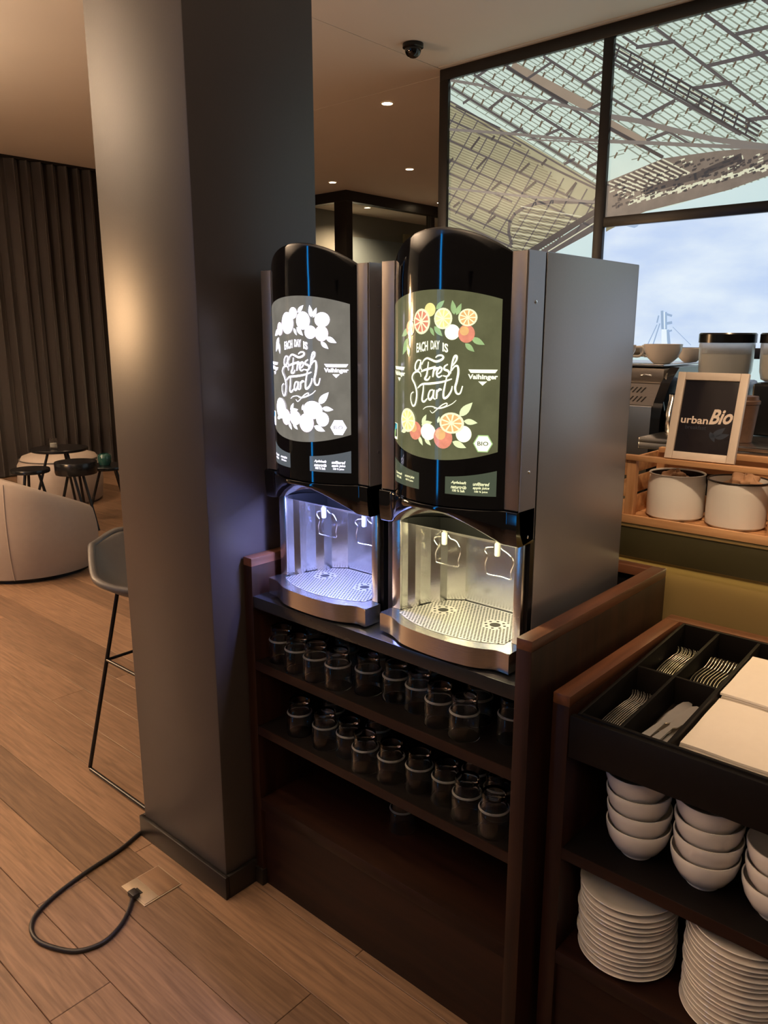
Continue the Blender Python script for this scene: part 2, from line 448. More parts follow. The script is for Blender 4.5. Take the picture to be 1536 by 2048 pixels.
XL0, XL1, XR0, XR1, XQ0, XQ1 = -3.698, -2.514, -2.447, -1.263, -1.196, -0.012
ZT, ZC1, ZC0, ZB1, ZB0 = 3.324, 2.290, 2.230, 1.492, 1.431
pw = struct_empty('wall_picture', 'black framed wall of backlit pictures of a lattice stadium roof and sky', (0, 0, 0))
def fr(name, b): box_obj(name, (b[0], b[1], YW-0.035, YW+0.019, b[2], b[3]), 'black_paint', pw, bevel=0.002)
fr('frame_head', (-3.775, 3.65, ZT, HC-0.002)); fr('frame_post', (-3.775, XL0, 0, ZT)); fr('frame_post', (XL1, XR0, 0, ZT)); fr('frame_post', (XR1, XQ0, 0, ZT)); fr('frame_post', (XQ1, XQ1+0.067, 0, ZT))
for a, b2 in ((XR0, XR1), (XQ0, XQ1)): fr('frame_rail', (a, b2, ZC0, ZC1)); fr('frame_rail', (a, b2, ZB0, ZB1))
fr('frame_rail', (XL0, XL1, ZB0, ZB1))
def panel(x0, x1, z0, z1, m): return box_obj('backlit_panel', (x0, x1, YW-0.006, YW+0.018, z0, z1), m, pw)
PA = panel(XL0, XL1, ZB1, ZT, 'print_mint'); PB = panel(XR0, XR1, ZC1, ZT, 'print_mint'); PD = panel(XQ0, XQ1, ZC1, ZT, 'print_mint')
PC = panel(XR0, XR1, ZB1, ZC0, 'print_clouds'); PE = panel(XQ0, XQ1, ZB1, ZC0, 'print_clouds')
for a, b2 in ((XL0, XL1), (XR0, XR1), (XQ0, XQ1)): panel(a, b2, 0.9, ZB0, 'print_sky')
for q in range(3):
    a = XQ1+0.067+q*1.251; b2 = a+1.184
    fr('frame_post', (b2, b2+0.067, 0, ZT)); fr('frame_rail', (a, b2, ZC0, ZC1)); fr('frame_rail', (a, b2, ZB0, ZB1))
    panel(a, b2, ZC1, ZT, 'print_sky'); panel(a, b2, ZB1, ZC0, 'print_clouds'); panel(a, b2, 0.9, ZB0, 'print_sky')
S = 5.2/1562.85   # metres on the wall for one sheet unit (approx.)
# left picture
pr = Print((XL0, XL1, ZB1, ZT), PA); a4 = S/4.389
L = lambda key, pts, w: pr.line(key, [A_(*p) for p in pts], w*a4)
pr.poly('olive', [A_(*p) for p in [(60, 440), (700, 770), (1480, 1240), (1480, 1400), (760, 1800), (60, 2600)]])
truss = lambda x: 440+(x-105)*0.60
for k in range(-30, 24):                     # fine glazing bars
    y0 = 40*k; x0 = 60
    pts = [(x, y0+(x-60)*0.62) for x in (60, 400, 800, 1200, 1500)]
    pts = [p for p in pts if p[1] < truss(p[0])-10]
    if len(pts) > 1: L('thin', pts, 8)
for y0 in range(460, 1900, 24):              # corrugation of the lower field
    L('strip', [(90, y0+60), (min(1100, 90+(y0-300)*1.6+300), y0+60+(min(1100, 90+(y0-300)*1.6+300)-90)*0.42)], 9)
for p, q in [((310, 220), (1430, 920)), ((60, 300), (1480, 1180)), ((920, 60), (1480, 425)), ((1280, -10), (1500, 120)), ((590, 140), (1480, 720))]: L('thick', [p, q], 21)
L('brownbeam', [(650, 150), (1320, 505)], 74)
L('dark', [(600, 160), (1130, 470)], 22)
for p, q in [((340, 235), (420, 180)), ((440, 520), (600, 395)), ((830, 540), (1010, 420)), ((780, 255), (990, 112)), ((1275, 285), (1460, 185)), ((1310, 530), (1470, 450)), ((940, 750), (1080, 690)), ((1100, 1005), (1190, 960)), ((1310, 1030), (1420, 980)), ((640, 735), (735, 695)), ((1370, 780), (1460, 735)), ((215, 470), (275, 430))]: L('thick', [p, q], 24)
for i in range(-6, 26):                      # glazing clips
    for j in range(-6, 10):
        x = 130+i*84+j*92; y = 300+i*54-j*86+ (j % 2)*6
        if 95 < x < 1470 and y < truss(x)-30: L('tick', [(x-11, y+26), (x+11, y-24)], 18); L('thin', [(x-60, y+56), (x+70, y-64)], 8)
L('thick', [(60, 430), (1480, 1255)], 14); L('thick', [(60, 465), (720, 845)], 12); L('dark', [(150, 500), (540, 690)], 12)
for y0 in (610, 790, 960, 1080, 1260, 1390, 1480, 1560): L('thick', [(80, y0), (600, y0+235), (1120, y0+490), (1480, y0+660)] if y0 < 1000 else [(80, y0), (600, y0+235), (640, y0+255)], 17)
for x0, y0 in [(150, 560), (235, 545), (345, 620), (430, 760), (545, 750), (665, 815), (790, 880), (870, 1010), (985, 1075), (1095, 1130), (1205, 1175), (1300, 1225), (1390, 1270)]: L('thick', [(x0, y0), (x0-160, y0+290), (x0-400, y0+690)], 13)
for p, q in [((360, 770), (285, 870)), ((490, 760), (465, 790)), ((420, 950), (335, 1045)), ((795, 1000), (710, 1080)), ((945, 965), (905, 1012)), ((545, 1160), (465, 1230)), ((850, 1160), (755, 1240)), ((515, 1370), (440, 1430)), ((1205, 1170), (1120, 1275)), ((180, 1340), (130, 1380)), ((125, 955), (95, 990)), ((495, 1460), (430, 1515)), ((250, 1490), (300, 1440))]: L('dark', [p, q], 22)
for k in range(22):
    y0 = 1375+19*k; xe = min(1370, 1390-(y0-1300)*1.15+260)
    xs = 720-0.5*max(0, k-2)*8 if k < 8 else 640
    ye = y0+(xe-xs)*0.17
    while ye > 1390+(1390-xe)*0.62 and xe > xs+20: xe -= 10; ye = y0+(xe-xs)*0.17
    L('fleck' if k % 3 == 0 else 'dark', [(xs, y0), (xe, ye)], 6)
pr.poly('dark', [A_(*p) for p in [(1480, 1330), (1480, 1385), (860, 1770), (760, 1770)]])
pr.poly('thick', [A_(*p) for p in [(1480, 1385), (1480, 1520), (1010, 1800), (850, 1790)]])
pr.poly('sky', [A_(*p) for p in [(1500, 1520), (1500, 2600), (60, 2600), (60, 2300)]])
L('fleck', [(960, 1770), (1400, 1500)], 10)
L('cable', [(60, 262), (350, 310), (590, 385), (1000, 470), (1500, 590)], 24); L('cable', [(60, 698), (650, 740), (1000, 775), (1500, 805)], 24)
L('cable', [(780, 790), (1100, 805), (1500, 840)], 12); L('cable', [(60, 1212), (500, 1260), (800, 1292), (1480, 1348)], 20)
L('thick', [(1400, 1340), (1000, 1335), (850, 1350), (740, 1388), (665, 1440), (620, 1510), (612, 1600), (640, 1720)], 30)
pr.build(ORDER)
# right upper picture
pr = Print((XR0, XR1, ZC1, ZT), PB); b4 = S/4.439
L = lambda key, pts, w: pr.line(key, [B_(*p) for p in pts], w*b4)
for k in range(-14, 22):
    L('thin', [(60, 60*k-100), (2400, 60*k-100+2340*0.66)], 10)
for i in range(-10, 26):
    for j in range(-14, 12):
        x = 180+i*118+j*90; y = 330+i*78-j*56
        if 150 < x < 2500 and y < (1420 if x < 600 else 1270): L('tick', [(x-14, y+26), (x+10, y-20)], 15); L('thin', [(x-70, y+20), (x+70, y-14)], 8)
for p, q, w in [((540, 250), (2400, 1660), 22), ((990, 140), (2400, 1150), 24), ((1500, 0), (2400, 640), 24), ((260, 330), (400, 425), 18), ((150, 555), (1300, 1200), 20), ((150, 875), (860, 1290), 18)]: L('thick', [p, q], w)
for d in (0, 42, 84, 128): L('dark', [(170-d*0.3, 380+d), (1480-d*0.3, 1130+d)], 15)
for k in range(12):
    x = 230+k*105; y = 415+k*60; L('dark', [(x, y), (x-40, y+125)], 14)
L('fleck', [(210, 440), (1300, 1065)], 10); L('fleck', [(200, 500), (1250, 1110)], 8)
for p, q in [((380, 425), (715, 375)), ((880, 790), (1220, 740)), ((1010, 590), (1490, 480)), ((1260, 312), (1800, 190)), ((300, 645), (430, 555)), ((430, 1050), (715, 900)), ((470, 1250), (660, 1175)), ((1350, 1072), (1800, 1020)), ((850, 975), (980, 890)), ((1490, 480), (2200, 330))]: L('thick', [p, q], 28)
L('brownbeam', [(110, 1095), (430, 1275)], 74); L('dark', [(100, 1120), (610, 1400)], 26)
L('cable', [(-100, 1000), (400, 1080), (700, 1160), (1050, 1240), (1536, 1310), (2400, 1340)], 38); L('cable', [(-100, 1250), (500, 1275), (1000, 1300), (2400, 1350)], 28)
pr.poly('mass', [B_(*p) for p in [(60, 1990), (60, 1640), (620, 1410), (1100, 1345), (1536, 1310), (2400, 1300), (2400, 1400), (1900, 1470), (1536, 1570), (1200, 1690), (900, 1770), (460, 1880), (200, 1990)]])
pr.poly('sky', [B_(*p) for p in [(200, 1990), (460, 1885), (760, 1815), (1010, 1735), (1200, 1695), (1536, 1580), (1900, 1480), (2400, 1410), (2400, 2100), (200, 2100)]])
rr = random.Random(3)
for k in range(22):
    t = k/21; L('fleck' if k % 2 else 'dark', [(110+t*500, 1640-t*220), (330+t*520, 1720-t*180)], 10)
for k in range(380):
    t = rr.random(); x = 140+t*1700; lo = 1900-(x-140)*0.25; hi = 1650-(min(x, 700)-140)*0.42-(max(0, x-700))*0.07
    y = hi+20+(lo-hi-50)*rr.random()
    l = 15+30*rr.random(); L(rr.choice(['fleck', 'dark', 'dark', 'brownbeam']), [(x, y), (x+l, y-l*0.4)], 8+12*rr.random())
for k in range(46):
    t = k/45; x = 330+t*1250; y = 1800-t*330+rr.uniform(-12, 12); L('fleck', [(x, y), (x+26, y-9)], 20+10*rr.random())
L('dark', [(450, 1700), (900, 1570), (1300, 1400)], 50)
pr.build(ORDER)
# picture beyond: the same kind of roof going on
pr = Print((XQ0, XQ1, ZC1, ZT), PD)
for k in range(-10, 20): pr.line('thin', [(XQ0, ZT+0.3-0.075*k), (XQ1, ZT-0.5-0.075*k)], 0.006)
for k in range(-2, 6): pr.line('thick', [(XQ0, ZT+0.4-0.3*k), (XQ1, ZT-0.4-0.3*k)], 0.02)
for k in range(6): pr.line('thick', [(XQ0+0.22*k, ZT-0.7), (XQ0+0.22*k+0.3, ZT)], 0.018)
pr.poly('mass', [(XQ0, 2.62), (XQ1, 2.75), (XQ1, 2.6), (XQ0, 2.5)])
pr.build(ORDER)
# mast printed on the sky picture
pr = Print((XR0, XR1, ZB1, ZC0), PC); L = lambda key, pts, w: pr.line(key, [C_(*p) for p in pts], w*b4)
for p, q, w in [((605, 990), (610, 1160), 22), ((640, 1000), (640, 1150), 16), ((575, 1030), (560, 1090), 12), ((585, 1100), (520, 1300), 10), ((560, 1110), (470, 1300), 8), ((700, 1130), (860, 1290), 5), ((640, 1015), (690, 1030), 18), ((640, 1100), (690, 1090), 22), ((660, 1170), (690, 1160), 14), ((655, 1160), (668, 1300), 26)]: L('mastblue', [p, q], w)
pr.poly('mast', [C_(*p) for p in [(600, 1150), (645, 1150), (652, 1310), (600, 1310)]])
L('mast', [(625, 1000), (628, 1140)], 10)
pr.poly('strip', [C_(*p) for p in [(105, 248), (190, 240), (140, 265), (105, 285)]]); pr.poly('mastblue', [C_(*p) for p in [(290, 236), (400, 225), (385, 240), (360, 252)]])
pr.build(ORDER)

# ---------------------------------------------------------------- glass room at the back
gr = struct_empty('wall_glass_room', 'dark framed glass room far behind the column', (0, 0, 0))
box_obj('header_beam', (-9.04, -7.62, 7.80, 7.92, 3.267, HC-0.002), 'black_paint', gr)
box_obj('header_beam', (-7.74, -7.62, 7.921, 11.98, 3.267, HC-0.002), 'black_paint', gr)
box_obj('corner_post', (-7.84, -7.62, 7.80, 7.92, 0, 3.266), 'black_paint', gr)
for yy in (9.6, 11.2): box_obj('post', (-7.72, -7.62, yy, yy+0.08, 0, 3.266), 'black_paint', gr)
box_obj('glass_pane', (-9.04, -7.841, 7.85, 7.862, 0.0, 3.266), 'room_glass', gr)
box_obj('glass_pane', (-7.68, -7.668, 7.921, 9.599, 0.0, 3.266), 'room_glass', gr)
box_obj('glass_pane', (-7.68, -7.668, 9.681, 11.199, 0.0, 3.266), 'room_glass', gr)
box_obj('inner_panel', (-9.04, -9.0, 8.0, 9.3, 0.0, 2.9), 'interior_grey', gr)
box_obj('inner_panel', (-9.04, -9.0, 9.31, 10.6, 0.0, 3.05), 'interior_blue', gr)
box_obj('inner_panel', (-9.04, -9.0, 10.61, 11.95, 0.0, 3.2), 'interior_olive', gr)

# ================================================================== ceiling fittings
def downlight(x, y, label, power=0.0, r=0.045, spot=1.9, col=(1.0, 0.66, 0.38)):
    t = thing('downlight', label, 'ceiling light', (x, y, HC-0.001))
    new_obj('trim_ring', lathe([(r*1.18, 0), (r*1.18, -0.004), (r*0.98, -0.006), (r*0.95, 0)], 28), 'ceiling_paint', t, smooth=40)
    new_obj('lens', lathe([(0.0, -0.003), (r*0.94, -0.003)], 24), 'lamp_warm', t)
    if power: light('lamp', 'SPOT', (0, 0, -0.02), power, col, t, size=0.04, spot=spot, blend=0.9)
    return t
downlight(-6.15, 7.34, 'small bright downlight in the ceiling in front of the glass room corner', 60)
downlight(-7.38, 7.32, 'small bright downlight in the ceiling close to the column edge', 60)
downlight(-7.34, 9.45, 'small bright downlight in the ceiling beside the picture wall frame', 60)
downlight(-8.44, 9.09, 'small downlight seen through the glass of the dark room', 300, spot=2.6)
for x, y, p, sp in [(-2.7, 0.0, 130, 1.3), (-1.9, 0.2, 85, 0.95), (-4.4, 0.4, 115, 1.5), (-3.2, 2.3, 40, 1.9), (-5.6, 1.2, 120, 1.9), (-5.8, 3.6, 90, 1.9), (-7.4, 2.6, 75, 1.6), (-7.6, 4.6, 45, 1.6), (-4.6, 5.2, 60, 1.9)]:
    tag(downlight(x, y, 'recessed ceiling downlight above the lounge floor', p, spot=sp), 'recessed ceiling downlight above the lounge floor', None, 'downlights above the lounge')
for x, y, p, sp in [(-0.35, 1.72, 60, 0.50), (-0.75, 2.5, 60, 0.8)]:
    tag(downlight(x, y, 'narrow recessed ceiling downlight above the bar', p, spot=sp), 'narrow recessed ceiling downlight above the bar', None, 'downlights above the bar')
sl = downlight(0.15, -0.1, 'tilted ceiling spot lamp aimed at the bar front', 0)
d = Vector((-0.45, 1.95, 1.05))-Vector((0.15, -0.1, HC-0.03))
light('lamp', 'SPOT', (0, 0, -0.03), 190, (1.0, 0.72, 0.46), sl, size=0.05, rot=d.to_track_quat('-Z', 'Y').to_euler(), spot=0.46, blend=0.8)
dc = thing('dome_camera', 'black dome security camera on the ceiling near the picture wall', 'camera', (-3.59, 4.31, HC-0.001))
new_obj('base_ring', lathe([(0.0, 0), (0.068, 0), (0.068, -0.022), (0.056, -0.030), (0.0, -0.030)], 32), 'satin_black', dc, smooth=40)
new_obj('dome', lathe([(0.054, -0.030)]+[(0.054*math.cos(a), -0.034-0.05*math.sin(a)) for a in [PI/2*k/8 for k in range(9)]], 32), 'gloss_black', dc, smooth=60)
# lamps that show only as reflections in the glossy machine fronts
bl = thing('blue_light_tube', 'tall blue light tube mirrored in the glossy black machine fronts', 'lamp', (-3.22, -2.92, 0))
new_obj('tube', lathe([(0.0, 0.3), (0.085, 0.3), (0.085, 3.3), (0.0, 3.3)], 16), 'lamp_blue', bl, smooth=40)
new_obj('foot', lathe([(0.0, 0.0), (0.14, 0.0), (0.14, 0.03), (0.03, 0.05), (0.03, 0.3), (0.0, 0.3)], 20), 'satin_black', bl, smooth=40)
for k, (x, y, z) in enumerate([(-5.3, -0.15, 1.80), (-5.5, 0.05, 1.95), (-5.2, 0.16, 1.62), (-5.6, -0.45, 1.72)]):
    t = thing('pendant_lamp', 'warm glass pendant lamp mirrored in the black machine fronts', 'lamp', (x, y, z), group='pendant lamps over the lounge')
    new_obj('bulb', lathe([(0.0, -0.06), (0.03, -0.045), (0.038, 0.0), (0.028, 0.05), (0.012, 0.08), (0.0, 0.08)], 16), 'lamp_warm_soft', t, smooth=50)
    new_obj('cord', tube([(0, 0, 0.08), (0, 0, HC-z)], 0.004, 6), 'cable_black', t)
    light('glow', 'POINT', (0, 0, -0.1), 45, (1.0, 0.6, 0.3), t, size=0.05)

for k, (x, y, p, lab) in enumerate([(-6.2, -0.6, 1500, 'unseen uplight added in the lounge to brighten the ceiling'), (-0.6, -1.4, 480, 'unseen uplight added on the buffet side to brighten the ceiling')]):  # unseen uplights, added only to brighten the ceiling
    t = thing('added_uplight', lab, 'lamp', (x, y, 0))
    new_obj('base', lathe([(0.0, 0.0), (0.15, 0.0), (0.15, 0.02), (0.0, 0.03)], 24), 'satin_black', t, smooth=40)
    new_obj('pole', tube([(0, 0, 0.025), (0, 0, 1.80)], 0.012, 10), 'satin_black', t, smooth=60)
    new_obj('bowl_shade', lathe([(0.0, 1.80), (0.05, 1.805), (0.15, 1.87), (0.16, 1.90), (0.155, 1.90), (0.14, 1.87), (0.05, 1.815), (0.0, 1.81)], 28), 'satin_black', t, smooth=40)
    light('upward_light', 'SPOT', (0, 0, 1.86), p, (1.0, 0.76, 0.54), t, size=0.12, rot=(PI, 0, 0), spot=2.5, blend=0.6)

# ================================================================== lounge on the left
# curtain
def curt(u, v):
    y = 1.2+u*6.4; z = 0.012+v*(HC-0.04)
    ph = (y/0.142)*2*PI
    amp = 0.062*(0.75+0.25*math.sin(y*3.1))
    return (-8.86+amp*math.sin(ph)+0.012*math.sin(ph*0.5+v*1.5), y+0.018*math.sin(2*ph), z)
cu = sheet('curtain', curt, 45*14, 6, 'curtain_cloth', None, thick=0.004, smooth=70)
tag(cu, 'floor-length dark brown pleated curtain behind the lounge seats', 'curtain')
new_obj('curtain_rail', boxes([(-8.89, -8.83, 1.2, 7.6, HC-0.028, HC-0.002)]), 'black_paint', cu)

# tub armchair
AC = thing('armchair', 'large cream leather tub armchair with sloping arm', 'armchair', (-5.30, 2.27, 0), (0, 0, 0))
def ah(a): # rim height around the shell; high at the back, low at the arms
    c = math.cos(a-math.radians(-85)); return 0.30+0.42*max(0.0, 0.5+0.5*c)**0.9
def shell_out(u, v):
    a = math.radians(-250)+u*math.radians(285); h = ah(a)
    z = 0.03+(h-0.03)*v; r = 0.47+0.035*math.sin(PI*min(1, v*0.9+0.05))-0.03*(1-v)**3
    return (r*math.cos(a), r*math.sin(a), z)
def shell_in(u, v):
    a = math.radians(-250)+u*math.radians(285); h = ah(a)
    z = 0.30+(h-0.30)*v; r = 0.36+0.02*v
    return (r*math.cos(a), r*math.sin(a), z)
v = []; f = []; NU = 64
prof = lambda u: [shell_out(u, k/8) for k in range(9)]+[((Vector(shell_out(u, 1))*0.8+Vector(shell_in(u, 1))*0.2)+Vector((0, 0, 0.022))), ((Vector(shell_out(u, 1))*0.25+Vector(shell_in(u, 1))*0.75)+Vector((0, 0, 0.018)))]+[shell_in(u, 1-k/4) for k in range(5)]
n = 0
for i in range(NU+1):
    p = prof(i/NU); n = len(p); v += [tuple(q) for q in p]
for i in range(NU):
    for k in range(n-1): f.append((i*n+k, (i+1)*n+k, (i+1)*n+k+1, i*n+k+1))
f += [tuple(range(n)), tuple(range(NU*n+n-1, NU*n-1, -1))]
new_obj('shell', py_mesh(v, f), 'leather_cream', AC, smooth=50)
new_obj('seat_cushion', lathe([(0.0, 0.12), (0.355, 0.12), (0.365, 0.16), (0.365, 0.34), (0.34, 0.385), (0.2, 0.40), (0.0, 0.40)], 40), 'leather_cream', AC, smooth=50)
new_obj('foot_ring', lathe([(0.0, 0.0), (0.41, 0.0), (0.41, 0.035), (0.0, 0.035)], 40), 'satin_black', AC, smooth=40)
a = math.radians(-38); u0 = (a+math.radians(250))/math.radians(285)
new_obj('seam', tube([tuple(Vector(shell_out(u0, k/8))*1.0) for k in range(9)], 0.004, 6), 'leather_cream', AC, smooth=60)
# second seat behind
pf = thing('pouf', 'cream rounded lounge seat behind the low black tables', 'pouf', (-7.25, 3.46, 0))
new_obj('body', lathe([(0.0, 0.0), (0.34, 0.0), (0.37, 0.03), (0.385, 0.2), (0.375, 0.36), (0.33, 0.44), (0.22, 0.475), (0.0, 0.48)], 40), 'leather_cream', pf, smooth=50)
new_obj('piping', tube([(0.352*math.cos(2*PI*k/40), 0.352*math.sin(2*PI*k/40), 0.412) for k in range(40)], 0.006, 6, True), 'leather_grey', pf, smooth=60)
# low black tables
def side_table(x, y, h, r, thick, label, legs):
    t = thing('side_table', label, 'table', (x, y, 0), group='low black round tables in the lounge')
    new_obj('table_top', lathe([(0.0, h-thick), (r*0.97, h-thick), (r, h-thick*0.8), (r, h-0.004), (r*0.985, h), (0.0, h)], 36), 'satin_black', t, smooth=35)
    for a in legs:
        new_obj('leg', tube([(0.4*r*math.cos(a), 0.4*r*math.sin(a), h-thick), (1.15*r*math.cos(a), 1.15*r*math.sin(a), 0.0)], 0.012, 8), 'satin_black', t, smooth=60)
    return t
side_table(-6.62, 3.17, 0.60, 0.235, 0.025, 'tallest round black side table carrying a small glass in front of the pouf', [0.2, 2.3, 4.4])
side_table(-6.12, 2.68, 0.535, 0.145, 0.03, 'small round black side table between the cream armchair and tallest table', [0.9, 3.0, 5.1])
side_table(-6.05, 3.02, 0.56, 0.165, 0.10, 'round black drum-topped side table between the small and teal-vase tables', [0.3, 2.4, 4.5])
side_table(-6.3, 3.44, 0.45, 0.17, 0.03, 'round black side table with teal vase next to the column', [0.5, 1.9, 4.0])
cg = thing('candle_glass', 'small smoky glass on the tallest black side table', 'glass', (-6.62, 3.12, 0.601))
new_obj('cup', lathe([(0.0, 0.0), (0.03, 0.0), (0.038, 0.03), (0.036, 0.085), (0.031, 0.085), (0.031, 0.012), (0.0, 0.012)], 20), 'glass', cg, smooth=40)
new_obj('candle', lathe([(0.0, 0.013), (0.028, 0.013), (0.028, 0.045), (0.0, 0.047)], 16), 'white_plastic', cg, smooth=40)
tv = tag(new_obj('teal_vase', lathe([(0.0, 0.0), (0.045, 0.0), (0.06, 0.04), (0.055, 0.085), (0.04, 0.10), (0.035, 0.10), (0.045, 0.06), (0.04, 0.01), (0.0, 0.01)], 24), 'teal_glass', None, smooth=50, loc=(-6.32, 3.42, 0.451)), 'small teal glass vase on the black side table by the column', 'vase')

# bar stool: leather bucket seat on a wire sled
BS = thing('bar_stool', 'grey leather bucket bar stool on thin black sled legs behind the column', 'stool', (-2.33, 1.44, 0))
def seatf(u, v):
    t = v*2-1      # across (y), u: front (+x) -> back (-x)
    x = 0.20-0.42*u; w = 0.225*(1-0.12*(2*u-1)**2)
    back = max(0, (u-0.62)/0.38); side = abs(t)**2.6
    z = 0.70+0.03*(1-u)**4*0.5+0.165*back**1.6*(1-0.72*t*t)+side*(0.045+0.055*u)
    x -= 0.05*back*back
    q = 2*u-1
    x = -0.01+(x+0.01)*math.sqrt(1-0.42*t*t)
    return (x, w*t*(1-0.06*back)*math.sqrt(1-0.42*q*q), z)
s = sheet('seat_shell', seatf, 28, 24, 'leather_grey', BS, thick=0.022)
sd = s.modifiers.new('sub', 'SUBSURF'); sd.levels = 1; sd.render_levels = 1
edge = [seatf(i/28, 0) for i in range(29)]+[seatf(1, j/24) for j in range(1, 25)]+[seatf(1-i/28, 1) for i in range(1, 29)]+[seatf(0, 1-j/24) for j in range(1, 24)]
new_obj('seat_piping', tube(edge, 0.013, 8, True), 'leather_grey', BS, smooth=60)
for sy in (-1, 1):
    new_obj('sled_frame', tube([(-0.13, 0.10*sy, 0.685), (-0.218, 0.217*sy, 0.012), (-0.208, 0.219*sy, 0.008), (0.19, 0.219*sy, 0.008), (0.20, 0.217*sy, 0.012), (0.13, 0.10*sy, 0.685)], 0.0075, 8), 'satin_black', BS, smooth=60)
for sx in (-1, 1):
    new_obj('crossbar', tube([(0.163*sx, -0.145, 0.43), (0.163*sx, 0.145, 0.43)], 0.006, 8), 'satin_black', BS, smooth=60)
new_obj('footrest', tube([(-0.163, -0.145, 0.43), (0.165, -0.145, 0.43)], 0.006, 8), 'satin_black', BS, smooth=60)
new_obj('footrest', tube([(-0.163, 0.145, 0.43), (0.165, 0.145, 0.43)], 0.006, 8), 'satin_black', BS, smooth=60)

# floor socket and cable
fb = thing('floor_socket', 'square floor socket cover with metal strip beside the column', 'floor socket', (-1.83, 1.03, 0))
box_obj('rim', (-0.062, 0.062, -0.062, 0.062, 0.0, 0.0025), 'cover_steel', fb, bevel=0.0008)
box_obj('oak_inlay', (-0.058, 0.058, -0.012, 0.058, 0.0025, 0.004), 'cover_oak', fb, bevel=0.0006)
box_obj('flap', (-0.058, 0.058, -0.058, -0.014, 0.0025, 0.0045), 'cover_steel', fb, bevel=0.0006)
box_obj('cable_slot', (-0.018, 0.012, -0.058, -0.036, 0.0046, 0.0056), 'hole_black', fb)
pts = [(-2.068, 1.138), (-2.040, 1.05), (-2.02, 0.925), (-1.994, 0.82), (-1.96, 0.749), (-1.921, 0.717), (-1.87, 0.707), (-1.817, 0.72), (-1.753, 0.756), (-1.727, 0.812), (-1.741, 0.871), (-1.776, 0.921), (-1.822, 0.965)]
cb = thing('power_cable', 'black power cable looping over the floor from socket to column', 'cable', (-1.9, 0.9, 0))
new_obj('cord', tube([(p.x+1.9, p.y-0.9, 0.0065) for p in smooth_path([(-2.072, 1.3, 0), (-2.075, 1.2, 0)]+[(x, y, 0) for x, y in pts], 8)], 0.0062, 8), 'cable_black', cb, smooth=60)
box_obj('plug', (0.062, 0.094, 0.056, 0.080, 0.0062, 0.022), 'cable_black', cb, bevel=0.004)

def wbox(name, b, m, parent, bevel=0.0):
    """box given in world coordinates, made a part of an unrotated thing"""
    p = parent.location
    return box_obj(name, (b[0]-p.x, b[1]-p.x, b[2]-p.y, b[3]-p.y, b[4]-p.z, b[5]-p.z), m, parent, bevel)

# ================================================================== juice counter
YF = 1.252
JC = thing('juice_counter', 'dark walnut counter with open glass shelves under the two juice machines', 'counter', (-1.176, YF, 0))
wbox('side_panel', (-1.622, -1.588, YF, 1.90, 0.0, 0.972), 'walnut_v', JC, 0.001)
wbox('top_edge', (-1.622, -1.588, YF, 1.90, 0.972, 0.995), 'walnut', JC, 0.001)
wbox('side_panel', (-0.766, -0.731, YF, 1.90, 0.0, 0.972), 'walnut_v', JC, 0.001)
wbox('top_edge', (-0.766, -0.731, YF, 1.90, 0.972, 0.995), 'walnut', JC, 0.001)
wbox('back_panel', (-1.588, -0.766, 1.878, 1.90, 0.0, 0.972), 'dark_laminate', JC)
wbox('back_rim', (-1.588, -0.766, 1.862, 1.90, 0.972, 0.995), 'walnut_rim', JC, 0.001)
wbox('worktop', (-1.588, -0.766, YF+0.002, 1.878, 0.858, 0.890), 'counter_top', JC, 0.0008)
wbox('shelf', (-1.588, -0.766, YF+0.004, 1.878, 0.683, 0.703), 'dark_laminate', JC, 0.0006)
wbox('shelf_edge', (-1.588, -0.766, YF+0.001, YF+0.004, 0.679, 0.704), 'walnut_x', JC)
wbox('shelf', (-1.588, -0.766, YF+0.004, 1.878, 0.488, 0.508), 'dark_laminate', JC, 0.0006)
wbox('shelf_edge', (-1.588, -0.766, YF+0.001, YF+0.004, 0.484, 0.509), 'walnut_x', JC)
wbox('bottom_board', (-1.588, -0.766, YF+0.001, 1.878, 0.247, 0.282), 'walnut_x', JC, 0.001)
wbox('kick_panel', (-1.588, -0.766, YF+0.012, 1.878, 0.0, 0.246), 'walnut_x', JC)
bc = wbox('panel_foot', (-1.626, -1.586, YF-0.006, YF+0.05, 0.0, 0.052), 'black_paint', JC, 0.001)

# ================================================================== tumblers (stored upside down)
g_out = [(0.0355, 0.0), (0.0362, 0.002), (0.0355, 0.030), (0.0345, 0.056), (0.0335, 0.0615), (0.0300, 0.0665), (0.0285, 0.072), (0.0280, 0.094), (0.0265, 0.0985), (0.0, 0.0995)]
g_in = [(0.0, 0.088), (0.0240, 0.0865), (0.0258, 0.080), (0.0262, 0.071), (0.0285, 0.0600), (0.0312, 0.0560), (0.0328, 0.030), (0.0337, 0.002)]
glass_me = lathe(g_out+g_in+[(0.0355, 0.0)], 32)
ring_me = lathe([(0.0340, 0.0590), (0.0348, 0.0603), (0.0340, 0.0622), (0.0318, 0.0640)], 32)
mat('glass_edge', (0.55, 0.53, 0.5, 1), 0.35, trans=0.8, ior=1.3)
def tumbler(x, y, z, label, group):
    o = new_obj('tumbler', glass_me, 'glass', None, smooth=40, loc=(x, y, z), rot=(0, 0, random.random()*6))
    new_obj('shoulder_ring', ring_me, 'glass_edge', o, smooth=50)
    return tag(o, label, 'glass', group)
up = [(-1.543, 1.31), (-1.462, 1.295), (-1.388, 1.293), (-1.312, 1.297), (-1.235, 1.327), (-1.267, 1.41), (-1.158, 1.344), (-1.082, 1.340), (-1.001, 1.314), (-0.924, 1.305), (-0.943, 1.385), (-0.835, 1.363), (-1.47, 1.372), (-1.36, 1.375), (-1.12, 1.42)]
